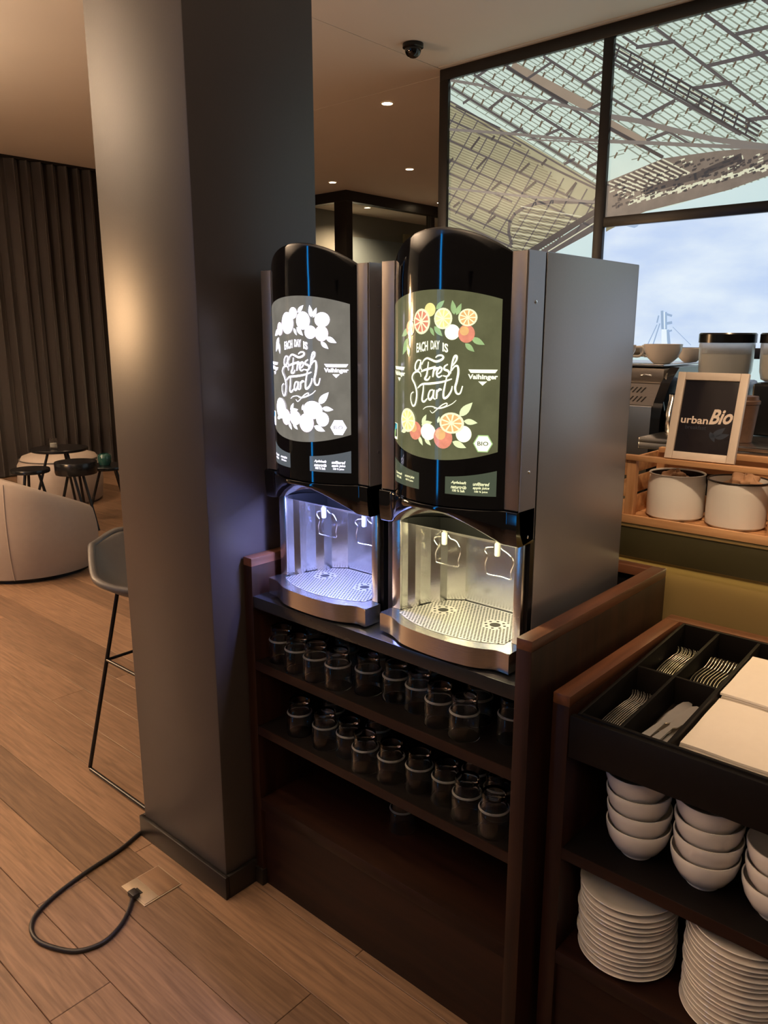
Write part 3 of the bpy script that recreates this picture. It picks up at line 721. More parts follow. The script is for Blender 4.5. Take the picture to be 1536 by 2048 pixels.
lo = [(-1.478, 1.311), (-1.375, 1.308), (-1.298, 1.320), (-1.219, 1.297), (-1.141, 1.306), (-1.063, 1.320), (-0.986, 1.324), (-0.910, 1.303), (-0.832, 1.295), (-0.868, 1.366), (-1.26, 1.392), (-0.95, 1.394), (-1.42, 1.382)]
for x, y in up: tumbler(x, y, 0.7035, 'clear tumbler upside down in the '+('front' if y < 1.365 else 'back')+' row of the shelf right under the juice machines', 'tumblers on the upper shelf')
for x, y in lo: tumbler(x, y, 0.5085, 'clear tumbler upside down in the '+('front' if y < 1.36 else 'back')+' row of the middle shelf of the counter', 'tumblers on the middle shelf')
tumbler(-1.20, 1.42, 0.2825, 'lone clear tumbler upside down on the bottom board of the counter', None)

# ================================================================== juice machines
RC, YC, XO = 0.2187, 0.1637, 0.002
def curve(u, v, off=0.0):
    a = u/RC; r = RC+off
    return (XO+r*math.sin(a), YC-r*math.cos(a), v)
U_END = 0.1585
def top_arch(u): return 0.885-0.048*(u/U_END)**2
def disp_mats(p, tint, k, white, wash):
    """inks of the lit display: p prefix, tint light colour, k brightness"""
    def d(n, r, g, b, s=1.0, noise=0.0, sc=30):
        c = srgb(r, g, b)
        if n in ('leaf', 'leafpale', 'orange', 'red', 'yellow', 'cream', 'green'): c = tuple(q+(1-q)*wash for q in c[:3])
        e = tuple(c[i]*tint[i] for i in range(3))+(1,)
        mat(p+n, (0.02, 0.02, 0.02, 1), 0.12, emit=e, estr=k*s, noise=noise, scale=sc)
    d('board', 92, 92, 74, 1.0, 0.30, 26); d('white', 255, 255, 250, white); d('cream', 255, 250, 215, white*0.85); d('leaf', 120, 170, 95, white*0.75, 0.3, 60); d('leafpale', 225, 238, 200, white*0.8)
    d('orange', 240, 165, 70, white*0.75, 0.2, 80); d('red', 225, 80, 45, white*0.75, 0.3, 80); d('yellow', 245, 225, 130, white*0.8, 0.2, 80); d('plate', 72, 80, 74, 0.9); d('ink', 40, 50, 40, 1.0); d('green', 120, 175, 90, white*0.8); d('cyan', 40, 150, 190, 1.2); d('dark', 22, 24, 24, 1.0)
STROKES = {
 'bold': [[(-.0265,.6338),(-.0358,.6347),(-.043,.6275),(-.0447,.6181),(-.0397,.6132),(-.0326,.6181),(-.0271,.6318),(-.028,.6206),(-.0234,.614)],
  [(-.0242,.6261),(-.0202,.6339),(-.011,.6391),(-.0008,.6367),(.0113,.6332),(.0227,.6361),(.0284,.6411),(.0247,.6452),(.0162,.6446),(.0102,.6407)],
  [(-.007,.6324),(-.009,.6174),(-.0114,.6058),(-.0161,.5982),(-.0077,.5971),(-.0022,.6042)],[(-.0267,.612),(-.0158,.6162),(.0019,.6204),(.011,.6237)],
  [(.0072,.6208),(.0058,.6115),(.0042,.6025)],[(.0052,.6121),(.0104,.6189),(.0166,.6216)],
  [(.0141,.6082),(.022,.6126),(.0253,.6194),(.0207,.6221),(.0153,.6162),(.0136,.6082),(.0184,.603),(.0266,.6067)],
  [(.0386,.6285),(.0318,.6242),(.031,.6186),(.0389,.6158),(.042,.6104),(.037,.6051),(.0282,.6062)],
  [(.0445,.6104),(.0476,.6299),(.0521,.643),(.0566,.6442),(.0563,.6367),(.0488,.6256)],
  [(.0465,.6161),(.0529,.6243),(.059,.6252),(.0609,.6137),(.0581,.5967),(.0549,.5834),(.0582,.5731),(.0653,.5733),(.07,.5876)],
  [(-.0268,.6020),(-.0285,.6085),(-.0366,.6122),(-.049,.6081),(-.0542,.5981),(-.0455,.5867),(-.0396,.5733),(-.0394,.5595),(-.0442,.5452),(-.052,.5427),(-.0583,.5538),(-.0571,.5658),(-.0491,.5707)],
  [(-.0191,.5884),(-.0205,.5724),(-.023,.5562),(-.0169,.553),(-.0091,.5597)],[(-.0364,.5789),(-.0235,.5874),(-.0024,.5896),(.0258,.5938),(.0477,.6005)],
  [(.0057,.5776),(-.0022,.5753),(-.0065,.5634),(-.0019,.5578),(.0054,.566),(.0076,.5777),(.0069,.5622),(.0122,.5596)],
  [(.0147,.578),(.0145,.569),(.0141,.5602)],[(.0143,.5722),(.0204,.579),(.0261,.5785)],
  [(.037,.6059),(.033,.5883),(.0298,.571),(.0318,.5623),(.0395,.5664),(.0467,.5774),(.0488,.5869)]],
 'fine': [[(-.0199,.5371),(-.0119,.5424),(.0033,.5445),(.0177,.5415),(.0313,.5441),(.0484,.5517),(.0577,.5595)],
  [(-.0015,.5364),(.0048,.5317),(.0154,.5394),(.0267,.5485),(.0368,.5529),(.0377,.5491),(.0268,.5439),(.0083,.5409)]]}
LEAVES = [(.0093,.7331,.0281,.7492),(.0497,.7225,.045,.7494),(.0537,.7216,.0638,.7432),(.0852,.6787,.1109,.666),(.0729,.6685,.0916,.6527),(-.0699,.6953,-.099,.6812),(-.0716,.6778,-.0945,.6437),(-.0733,.6661,-.0672,.6393),(.0052,.7007,.0251,.6818),(-.0045,.6989,.0056,.6824),
 (.0644,.5285,.0904,.5561),(.0736,.5193,.1011,.5165),(.0511,.4774,.0799,.4664),(-.0235,.5071,-.0116,.5274),(-.0249,.505,.0039,.5132),(-.0333,.4821,-.0208,.4633),(-.0162,.4798,.0011,.4655),(-.0746,.491,-.0996,.4839),(.0171,.5122,.0208,.5261)]
HALVES = [(-.0271,.7102,.0229,.0248,'red'),(.0259,.7153,.0202,.0202,'yellow'),(.0772,.7168,.0187,.0163,'orange'),(-.0702,.5111,.0272,.0247,'yellow'),(.0483,.5142,.0265,.0209,'cream')]
BALLS = [(-.0635,.6972,.0143,.0154,'red'),(-.0055,.7324,.0137,.013,'yellow'),(.046,.6896,.016,.0147,'white'),(.0751,.6868,.0165,.0173,'red'),(-.0439,.4922,.0192,.0191,'red'),(-.0067,.4927,.0194,.0168,'white'),(.0295,.4837,.0214,.022,'red'),(.074,.4938,.016,.0164,'white')]

def machine(x, label, dp, led, led_col, led_pow):
    t = thing('juice_dispenser', label, 'juice dispenser', (x, 1.295, 0.891))
    W = 0.1815
    # cabinet body with the dispensing bay left open
    body = new_obj('body', boxes([(-W+0.002, W-0.002, 0.066, 0.466, 0.29, 0.836), (-W+0.002, -0.166, 0.062, 0.466, 0.008, 0.2899), (0.166, W-0.002, 0.062, 0.466, 0.008, 0.2899), (-0.1659, 0.1659, 0.200, 0.466, 0.008, 0.2899)]), 'seam_black', t)
    for s in (-1, 1):
        x0, x1 = (W-0.0018, W) if s > 0 else (-W, -W+0.0018)
        box_obj('side_panel', (x0, x1, 0.0665, 0.468, 0.004, 0.837), 'silver_paint', t, bevel=0.0006)
    box_obj('top_panel', (-W, W, 0.0665, 0.468, 0.8362, 0.838), 'silver_paint', t)
    box_obj('back_panel', (-W, W, 0.4665, 0.469, 0.004, 0.836), 'silver_paint', t)
    for fx in (-0.15, 0.15):
        for fy in (0.1, 0.43): new_obj('foot', lathe([(0.0, 0.0), (0.014, 0.0), (0.014, 0.008), (0.0, 0.008)], 12), 'satin_black', t, loc=(fx, fy, 0.0))
    # door: side sheets, front bars and core
    for s in (-1, 1):
        poly = [(0.002, 0.837), (0.060, 0.837), (0.060, 0.278), (0.020, 0.272), (0.008, 0.295), (0.001, 0.34)]
        bm = prism(poly, 'x', s*W-(0.002 if s > 0 else 0), s*W+(0.002 if s < 0 else 0))
        ds = new_obj('door_side', bm_mesh(bm), 'silver_paint', t)
        for zz, yy in ((0.745, 0.03), (0.42, 0.03), (0.287, 0.035)):
            new_obj('screw', lathe([(0.0, 0.0), (0.0035, 0.0), (0.0032, 0.0014), (0.0, 0.0022)], 10), 'chrome', ds, loc=(s*W, yy, zz), rot=(0, s*PI/2, 0))
        b0, b1 = (0.147, W-0.0022) if s > 0 else (-W+0.0022, -0.143)
        box_obj('door_bar', (b0, b1, -0.002, 0.05, 0.345, 0.836), 'bar_metal', t, bevel=0.0015)
    box_obj('door_core', (-0.1425, 0.1465, 0.004, 0.058, 0.345, 0.834), 'satin_black', t)
    # bulged glossy front
    nu = 44; v = []; f = []
    zr = [0.344, 0.42, 0.52, 0.62, 0.72, 0.80]
    for i in range(nu+1):
        u = -U_END+2*U_END*i/nu
        col = [curve(u, z) for z in zr]
        ta = top_arch(u)
        col += [curve(u, ta-0.006), curve(u, ta-0.0015, -0.0012), curve(u, ta, -0.004), curve(u, ta, -0.010), curve(u, ta-0.002, -0.012), curve(u, 0.344, -0.012)]
        v += col
    n = len(col)
    for i in range(nu):
        for k in range(n): f.append((i*n+k, (i+1)*n+k, (i+1)*n+(k+1) % n, i*n+(k+1) % n))
    f += [tuple(range(n-1, -1, -1)), tuple(range(nu*n, nu*n+n))]
    shield = new_obj('front_shield', py_mesh(v, f), 'gloss_black', t, smooth=40)
    # lit display
    U0, U1 = -0.154, 0.1418
    dt = lambda u: 0.7705-0.0205*(u/0.1418)**2; db = lambda u: 0.4375+0.0225*(u/0.1418)**2
    F = Flat(); nx, ny = 36, 14
    vs = [(U0+(U1-U0)*i/nx, 0) for i in range(nx+1)]
    grid = []
    for j in range(ny+1):
        for i in range(nx+1):
            u = U0+(U1-U0)*i/nx; grid.append((u, db(u)+(dt(u)-db(u))*j/ny))
    F.add(grid, [(j*(nx+1)+i, j*(nx+1)+i+1, (j+1)*(nx+1)+i+1, (j+1)*(nx+1)+i) for j in range(ny) for i in range(nx)])
    disp = F.build('display', lambda u, z: curve(u, z, 0.0004), dp+'board', t)
    def lay(name, F, off, key, parent=disp): return F.build(name, lambda u, z: curve(u, z, off), dp+key, parent)
    for k, q in enumerate(LEAVES):
        F = Flat(); F.leaf((q[0], q[1]), (q[2], q[3]), 0.42); lay('printed_leaf', F, 0.0013+0.00004*(k % 5), 'leaf' if k < 10 else 'leafpale')
    for k, (cu, cv, ru, rv, key) in enumerate(BALLS):
        F = Flat(); F.ellipse(cu, cv, ru, rv); b = lay('printed_fruit', F, 0.0017+0.00005*k, key)
        if key == 'red':
            F = Flat(); F.ellipse(cu-ru*0.25, cv+rv*0.3, ru*0.55, rv*0.5); lay('printed_highlight', F, 0.0022+0.00002*k, 'orange')
    for k, (cu, cv, ru, rv, key) in enumerate(HALVES):
        F = Flat(); F.ellipse(cu, cv, ru, rv); b = lay('printed_fruit_half', F, 0.0023+0.00005*k, 'cream')
        F = Flat()
        for s in range(9): F.wedge(cu, cv, ru, rv, 2*PI*s/9+0.09, 2*PI*(s+1)/9-0.09)
        F.build('printed_segments', lambda u, z: curve(u, z, 0.0028), dp+(key if key != 'cream' else 'orange'), b)
    F = Flat()
    for s in STROKES['bold']: F.stroke(s, 0.0047, True)
    lay('lettering_fresh_start', F, 0.0024, 'white')
    F = Flat()
    for s in STROKES['fine']: F.stroke(s, 0.0022, True)
    lay('flourish', F, 0.0024, 'white')
    F = Flat()
    for w_, u0, u1, v0, v1, tl in (('EACH', -0.041, -0.009, 0.6515, 0.6705, 0.005), ('DAY', -0.002, 0.0195, 0.6565, 0.6735, 0.0), ('IS', 0.026, 0.0385, 0.6515, 0.6685, -0.003)):
        F.add(*text_fit(w_, u0, u1, v0, v1, 0, 0.03, tilt=tl))
    lay('lettering_each_day_is', F, 0.0024, 'white')
    for s in (-1, 1):
        F = Flat(); c = 0.1088 if s > 0 else -0.1128
        ks = [-1+2*q/12 for q in range(13)]
        F.add([(c+0.0282*q, 0.6194) for q in ks]+[(c+0.0235*q, 0.6128) for q in ks], [(q, q+1, 14+q, 13+q) for q in range(12)])
        F.poly([(c-0.0085, 0.5967), (c+0.0085, 0.5967), (c, 0.5888)])
        F.add(*text_fit('Vaihinger', c-0.0288, c+0.0288, 0.5982, 0.6105, 0, 0.035))
        lay('maker_logo', F, 0.0014, 'white')
    F = Flat(); cu, cv, R = 0.1126, 0.4761, 0.0195
    F.ellipse(cu, cv, R, R, 6); hx = lay('organic_seal', F, 0.0010, 'green')
    F = Flat(); F.ellipse(cu, cv, 0.0172, 0.0172, 6); lay('seal_field', F, 0.0013, 'white', hx)
    F = Flat(); F.add(*text_fit('BIO', cu-0.0105, cu+0.0105, cv-0.004, cv+0.0042, 0, 0.01)); lay('seal_text', F, 0.0016, 'ink', hx)
    F = Flat(); F.poly([(-0.148, 0.4635), (-0.126, 0.4635), (-0.126, 0.4985), (-0.148, 0.4985)]); ft = lay('trade_seal', F, 0.0010, 'white')
    F = Flat(); F.poly([(-0.1472, 0.469), (-0.1268, 0.469), (-0.1268, 0.4977), (-0.1472, 0.4977)]); lay('seal_field', F, 0.0013, 'dark', ft)
    F = Flat(); F.poly([(-0.1472, 0.482), (-0.138, 0.4977), (-0.1268, 0.4977), (-0.1268, 0.488), (-0.137, 0.484)]); lay('seal_swirl', F, 0.0015, 'cyan', ft)
    F = Flat(); F.poly([(-0.1472, 0.469), (-0.140, 0.469), (-0.136, 0.482), (-0.141, 0.487), (-0.1472, 0.480)]); lay('seal_swirl', F, 0.0015, 'green', ft)
    # flavour plates
    for s in (-1, 1):
        a0, a1 = (0.036, 0.1415) if s > 0 else (-0.146, -0.0315)
        F = Flat(); g = []
        for j in range(2):
            for i in range(13):
                u = a0+(a1-a0)*i/12; top = 0.4045+0.018*(abs(u)/0.1415)**2; bot = 0.3705
                g.append((u, bot if j == 0 else top))
        F.add(g, [(i, i+1, 14+i, 13+i) for i in range(12)])
        pl = lay('flavour_plate', F, 0.0005, 'plate', t)
        F = Flat(); h = (a1-a0)/2
        if s > 0: L1, L2 = ('Apfelsaft', 'naturtrüb', '100 % Saft'), ('unfiltered', 'apple juice', '100 % juice')
        else: L1, L2 = ('Orangensaft', '100 % Saft'), ('orange juice', '100 % juice')
        for c0, lines in ((a0+h*0.25, L1), (a0+h*1.12, L2)):
            for k, tx in enumerate(lines):
                big = k < len(lines)-1
                wdt = h*(0.62 if big else 0.5); z1 = 0.3985-0.0085*k-(0.003 if len(lines) == 2 else 0)
                o2 = h*0.06 if not big else 0
                F.add(*text_fit(tx, c0+o2, c0+o2+wdt, z1-(0.0072 if big else 0.0052), z1, 0.25 if big else 0, 0.02))
        lay('flavour_text', F, 0.0009, 'cream', pl)
    # arched canopy under the door
    def arch(xx): return max(0.271, 0.331-2.75*xx*xx)
    nu = 48; v = []; f = []
    for i in range(nu+1):
        xx = -W+2*W*i/nu
        a = max(-1, min(1, (xx-XO)/(RC+0.006)))
        yf = min(0.0, YC-math.sqrt(max(0, (RC+0.006)**2-(xx-XO)**2))) if abs(xx) < 0.16 else -0.004
        e = max(0, (abs(xx)-0.11)/(W-0.11)); yf = min(yf, -0.006)+0.02*e*e*0
        za = arch(xx)
        col = [(xx, yf*0.35, 0.3435), (xx, yf-0.001, 0.3425), (xx, yf-0.003, 0.338), (xx, yf-0.002, (za+0.338)/2), (xx, yf+0.002, za+0.004), (xx, yf+0.006, za), (xx, 0.058, 0.2715+(za-0.2715)*0.30), (xx, 0.058, 0.3435)]
        v += col
    n = len(col)
    for i in range(nu):
        for k in range(n): f.append((i*n+k, (i+1)*n+k, (i+1)*n+(k+1) % n, i*n+(k+1) % n))
    f += [tuple(range(n-1, -1, -1)), tuple(range(nu*n, nu*n+n))]
    new_obj('canopy', py_mesh(v, f), 'gloss_black', t, smooth=45)
    # dispensing bay: folded steel liner, roof, posts
    left = [(-0.155, 0.042), (-0.152, 0.060), (-0.136, 0.068), (-0.141, 0.094), (-0.133, 0.122), (-0.112, 0.133), (-0.116, 0.166), (-0.080, 0.193)]
    pts = left+[(-p[0], p[1]) for p in left[::-1]]
    roof = lambda yy: 0.2085+(0.193-yy)*0.36
    v = []; f = []
    for p in pts: v += [(p[0], p[1], 0.050), (p[0], p[1], roof(p[1]))]
    for i in range(len(pts)-1): f.append((2*i, 2*i+2, 2*i+3, 2*i+1))
    ln = new_obj('bay_liner', py_mesh(v, f), 'steel_liner', t)
    v = [(p[0], p[1], roof(p[1])) for p in pts]
    new_obj('bay_roof', py_mesh(v, [tuple(range(len(v)))]), 'steel_liner', t)
    box_obj('post', (-W+0.001, -0.1555, 0.036, 0.062, 0.050, 0.275), 'steel', t, bevel=0.001)
    box_obj('post', (0.1535, W-0.009, 0.036, 0.062, 0.050, 0.275), 'steel', t, bevel=0.001)
    box_obj('dark_post', (W-0.0085, W-0.001, 0.050, 0.0655, 0.008, 0.275), 'satin_black', t)
    light('bay_light', 'AREA', (0, 0.030, 0.266), led_pow, led_col, t, size=0.24, size_y=0.02, rot=(math.radians(22), 0, 0))
    # nozzles and wire levers
    for nx_, side in ((-0.078, -1), (0.068, 1)):
        new_obj('nozzle', lathe([(0.0, 0.2105), (0.005, 0.2105), (0.0065, 0.213), (0.0068, 0.238), (0.0, 0.245)], 16), 'white_plastic', t, smooth=40, loc=(nx_, 0.102, 0))
        if side < 0: LV = [(-.0921,.2258),(-.1065,.2219),(-.1151,.2141),(-.1043,.1995),(-.1127,.1808),(-.1131,.1634),(-.1105,.1575),(-.0878,.1575),(-.050,.1592),(-.0467,.1765),(-.0387,.2005),(-.0486,.221),(-.0655,.2249),(-.0724,.2313)]
        else: LV = [(.0524,.2264),(.037,.223),(.0287,.216),(.0361,.2038),(.029,.1833),(.0307,.1617),(.0409,.1584),(.072,.1600),(.095,.1590),(.0962,.1781),(.1045,.2000),(.0955,.2153),(.0739,.2258),(.0724,.2313)]
        new_obj('dispense_lever', tube(smooth_path([(a, 0.110+0.02*max(0, (0.205-b)/0.05)*0.4, b) for a, b in LV], 4), 0.0017, 8), 'chrome', t, smooth=60)
    # drip tray
    fr_ = [(-0.180, -0.008), (-0.146, -0.012), (-0.125, -0.020), (-0.100, -0.033), (-0.075, -0.040), (-0.045, -0.044), (0.0, -0.0465), (0.045, -0.0455), (0.075, -0.042), (0.100, -0.038), (0.125, -0.028), (0.140, -0.020), (0.154, -0.016), (0.182, -0.018)]
    path = [(p.x, p.y) for p in smooth_path([(a, b, 0) for a, b in fr_], 4)]
    pl = path+[(0.182, 0.0355), (-0.180, 0.0355)]
    bm = prism(pl, 'z', 0.006, 0.050)
    es = [e for e in bm.edges if all(abs(q.co.z-0.05) < 1e-5 for q in e.verts) and all(q.co.y < 0.03 for q in e.verts)]
    bmesh.ops.bevel(bm, geom=es, offset=0.003, segments=2, affect='EDGES')
    tray = new_obj('drip_tray', bm_mesh(bm), 'steel_h', t, smooth=35)
    gp = [(-0.152, 0.0358), (-0.152, 0.066), (-0.139, 0.087), (-0.129, 0.125), (-0.115, 0.164), (-0.079, 0.191)]
    gp = gp+[(-a, b) for a, b in gp[::-1]]
    box_pts = [(a, b, 0.0495) for a, b in gp]
    new_obj('tray_floor', bm_mesh(prism(gp, 'z', 0.030, 0.0495)), 'steel_liner', tray)
    # perforated grate on top
    def inside(a, b):
        if b > 0.184: return False
        lim = 0.142 if b < 0.07 else 0.142-(b-0.07)*0.28 if b < 0.16 else 0.112-(b-0.16)*1.3
        fy = -0.0465+0.030+0.038*(abs(a)/0.142)**2.2
        return abs(a) < lim and b > fy
    rim = []
    for k in range(40):
        a = -0.145+0.29*k/39; rim.append((a, -0.0195+0.040*(abs(a)/0.145)**2.2))
    gv = [(a, b, 0.0508) for a, b in rim]+[(0.140, 0.072, 0.0508), (0.128, 0.125, 0.0508), (0.112, 0.163, 0.0508), (0.078, 0.188, 0.0508), (-0.078, 0.188, 0.0508), (-0.112, 0.163, 0.0508), (-0.128, 0.125, 0.0508), (-0.140, 0.072, 0.0508)]
    grate = new_obj('grate', py_mesh(gv, [tuple(range(len(gv)))]), 'grate_steel', tray)
    v = []; f = []
    drains = [(-0.077, 0.101), (0.069, 0.101)]
    def disc(a, b, r, k=8):
        s = len(v)
        for q in range(k): v.append((a+r*math.cos(2*PI*q/k), b+r*math.sin(2*PI*q/k), 0.0512))
        f.append(tuple(range(s, s+k)))
    for j in range(30):
        for i in range(-18, 19):
            a = i*0.0086+(0.0043 if j % 2 else 0); b = -0.02+j*0.0074
            if inside(a, b) and all(math.hypot(a-dx, b-dy) > 0.030 for dx, dy in drains): disc(a, b, 0.0027)
    for dx, dy in drains:
        disc(dx, dy, 0.0125, 20)
        for k in range(8): disc(dx+0.0215*math.cos(k*PI/4+0.3), dy+0.0215*math.sin(k*PI/4+0.3), 0.0036, 10)
    ho = new_obj('drain_holes', py_mesh(v, f), 'hole_black', grate); ho['kind'] = 'stuff'
    return t
disp_mats('cool_', (1.0, 0.93, 1.22), 1.75, 1.8, 0.75)  # overexposed glow put into the colours: fruit and leaves bleached towards white
disp_mats('warm_', (1.0, 1.0, 0.74), 1.15, 1.25, 0.22)
machine(-1.38, 'juice dispenser with blue-white bay light next to the column', 'cool_', 'led_cool', (0.32, 0.38, 1.0), 6.0)
machine(-0.98, 'juice dispenser with warm yellow bay light and grey side panel', 'warm_', 'led_warm', (1.0, 0.88, 0.50), 2.3)

# ================================================================== cutlery unit
Y2 = 1.306
CU = thing('cutlery_unit', 'dark walnut serving unit with cutlery on top and crockery shelves', 'cabinet', (-0.3, Y2, 0))
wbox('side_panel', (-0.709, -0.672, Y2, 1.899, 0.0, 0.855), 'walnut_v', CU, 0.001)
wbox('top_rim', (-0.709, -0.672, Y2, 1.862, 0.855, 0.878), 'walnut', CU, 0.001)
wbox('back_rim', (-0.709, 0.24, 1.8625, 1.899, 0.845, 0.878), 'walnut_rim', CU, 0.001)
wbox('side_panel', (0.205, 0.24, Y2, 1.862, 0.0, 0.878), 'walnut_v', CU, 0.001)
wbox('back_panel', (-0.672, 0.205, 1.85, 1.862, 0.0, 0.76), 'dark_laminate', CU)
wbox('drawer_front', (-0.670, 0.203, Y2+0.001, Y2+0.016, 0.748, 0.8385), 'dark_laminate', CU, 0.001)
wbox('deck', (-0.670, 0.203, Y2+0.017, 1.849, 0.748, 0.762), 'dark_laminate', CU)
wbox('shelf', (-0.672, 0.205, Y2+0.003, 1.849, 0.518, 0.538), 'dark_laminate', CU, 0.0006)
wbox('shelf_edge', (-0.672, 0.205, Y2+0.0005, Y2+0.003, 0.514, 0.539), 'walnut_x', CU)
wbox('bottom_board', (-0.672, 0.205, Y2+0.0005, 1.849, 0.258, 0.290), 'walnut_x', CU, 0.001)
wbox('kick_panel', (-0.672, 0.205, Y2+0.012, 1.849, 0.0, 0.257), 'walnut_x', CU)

SLOPE = math.atan(0.0697)
TR = thing('cutlery_tray', 'sloping dark wooden cutlery tray divided into compartments', 'tray', (-0.660, Y2+0.018, 0.772), (SLOPE, 0, 0))
TD = 0.535; TW = 0.855; TH = 0.071
box_obj('tray_floor', (0, TW, 0, TD, 0, 0.006), 'dark_laminate', TR)
box_obj('tray_wall', (0, 0.007, 0, TD, 0.0062, TH), 'dark_laminate', TR, 0.0008)
box_obj('tray_wall', (TW-0.007, TW, 0, TD, 0.0062, TH), 'dark_laminate', TR, 0.0008)
box_obj('tray_wall', (0.0072, TW-0.0072, 0, 0.007, 0.0062, TH), 'dark_laminate', TR, 0.0008)
box_obj('tray_wall', (0.0072, TW-0.0072, TD-0.007, TD, 0.0062, TH), 'dark_laminate', TR, 0.0008)
D1, D2, MID = 0.088, 0.180, 0.262
for xx in (D1, D2): box_obj('divider', (xx-0.0035, xx+0.0035, 0.0072, TD-0.0072, 0.0062, TH-0.002), 'dark_laminate', TR, 0.0008)
for a, b in ((0.0072, D1-0.0037), (D1+0.0037, D2-0.0037)): box_obj('divider', (a, b, MID-0.0035, MID+0.0035, 0.0062, TH-0.002), 'dark_laminate', TR, 0.0008)
TM = Matrix.Translation(TR.location) @ Matrix.Rotation(SLOPE, 4, 'X')
def strip_mesh(parts, t=0.0016):
    """parts: list of strips; a strip is stations (y, w0, w1, h) -> thin bent sheet"""
    v = []; f = []
    for st in parts:
        b = len(v)
        for (y, w0, w1, h) in st: v += [(w0, y, h), (w1, y, h), (w1, y, h+t), (w0, y, h+t)]
        n = len(st)
        for i in range(n-1):
            a = b+4*i; c = a+4
            for k in range(4): f.append((a+k, a+(k+1) % 4, c+(k+1) % 4, c+k))
        f += [(b, b+1, b+2, b+3), (b+4*(n-1)+3, b+4*(n-1)+2, b+4*(n-1)+1, b+4*(n-1))]
    bm = bmesh.new(); vs = [bm.verts.new(c) for c in v]
    for q in f:
        bm.faces.new([vs[i] for i in q])
    return bm_mesh(bm)
hb = lambda y: 0.010*math.exp(-((y-0.10)/0.045)**2) - 0.0  # handle bow
def fork_stations(L):
    s = L/0.19
    hd = [(0.0, -0.010, 0.010, 0.0), (0.02*s, -0.0105, 0.0105, 0.003), (0.06*s, -0.006, 0.006, 0.0075), (0.10*s, -0.0035, 0.0035, 0.009), (0.118*s, -0.005, 0.005, 0.007), (0.132*s, -0.0115, 0.0115, 0.002), (0.145*s, -0.0125, 0.0125, -0.001)]
    parts = [hd]
    for k in range(4):
        c = -0.0102+k*0.0068
        parts.append([(0.145*s, c-0.0022, c+0.0022, -0.001), (0.165*s, c-0.0018, c+0.0018, 0.0015), (0.180*s, c-0.0014, c+0.0014, 0.006), (0.19*s, c-0.0007, c+0.0007, 0.011)])
    return parts
fork_me = strip_mesh(fork_stations(0.19)); 
dfork_me = strip_mesh(fork_stations(0.165))
def spoon_mesh(L=0.165, bw=0.018):
    v = []; f = []; cols = 7; st = []
    for i in range(22):
        q = i/21; y = q*L
        if q < 0.66: w = 0.0085-0.005*min(1, q/0.45)+0.002*max(0, (q-0.5)/0.16); dep = 0.0; h = 0.008*math.sin(PI*min(1, q/0.7))
        else:
            k = (q-0.66)/0.34; w = max(0.0006, bw*math.sin(PI*(0.12+0.88*k)**0.85)) ; dep = 0.007*math.sin(PI*min(1, k*1.02)); h = 0.008*math.sin(PI*min(1, q/0.7))*(1-k)+0.006*k*k
        st.append((y, w, dep, h))
    for (y, w, dep, h) in st:
        for c in range(cols):
            t = c/(cols-1)*2-1; v.append((w*t, y, h-dep*(1-t*t)))
    n = len(v)
    v += [(a, b, c+0.0013) for a, b, c in v[:n]]
    for i in range(21):
        for c in range(cols-1):
            a = i*cols+c; f.append((a, a+1, a+cols+1, a+cols)); f.append((n+a, n+a+cols, n+a+cols+1, n+a+1))
        for c in (0, cols-1):
            a = i*cols+c; f.append((a, a+cols, n+a+cols, n+a))
    bm = bmesh.new(); vs = [bm.verts.new(c) for c in v]
    for q in f:
        try: bm.faces.new([vs[i] for i in q])
        except ValueError: pass
    return bm_mesh(bm)
spoon_me = spoon_mesh(); 
knife_me = strip_mesh([[(0.0, -0.007, 0.007, 0.0), (0.02, -0.0078, 0.0078, 0.001), (0.07, -0.006, 0.006, 0.0015), (0.098, -0.0045, 0.0045, 0.001), (0.104, -0.007, 0.010, 0.001), (0.13, -0.009, 0.0125, 0.001), (0.165, -0.010, 0.0135, 0.001), (0.185, -0.008, 0.0125, 0.001), (0.195, -0.001, 0.007, 0.001)]], 0.0024)
def put(name, me, x, y, z, rx, ry, rz, label, cat, group=None):
    o = new_obj(name, me, 'cutlery_steel', None, smooth=35)
    o.matrix_world = TM @ Matrix.Translation((x, y, z)) @ Matrix.Rotation(rz, 4, 'Z') @ Matrix.Rotation(rx, 4, 'X') @ Matrix.Rotation(ry, 4, 'Y')
    return tag(o, label, cat, group)
EDGE = -PI/2*0.93
for k in range(13):
    put('dinner_fork', fork_me, 0.0225+k*0.0046, 0.030+0.002*(k % 3), 0.0195, 0.0, EDGE, -0.02, 'dinner fork nested on edge in the front compartment by the side panel', 'fork', 'dinner forks in the front compartment')
for k in range(11):
    put('dessert_fork', dfork_me, 0.0225+k*0.0050, MID+0.055+0.002*(k % 2), 0.0195, 0.0, EDGE, 0.02*(random.random()-0.5), 'dessert fork nested on edge in the rear compartment by the side panel', 'fork', 'dessert forks in the rear compartment')
for k in range(9):
    put('teaspoon', spoon_me, D1+0.014+k*0.0071, MID+0.050+0.003*(k % 2), 0.0255, 0.0, EDGE, 0.0, 'teaspoon nested on edge in the middle rear compartment', 'spoon', 'teaspoons in the middle rear compartment')
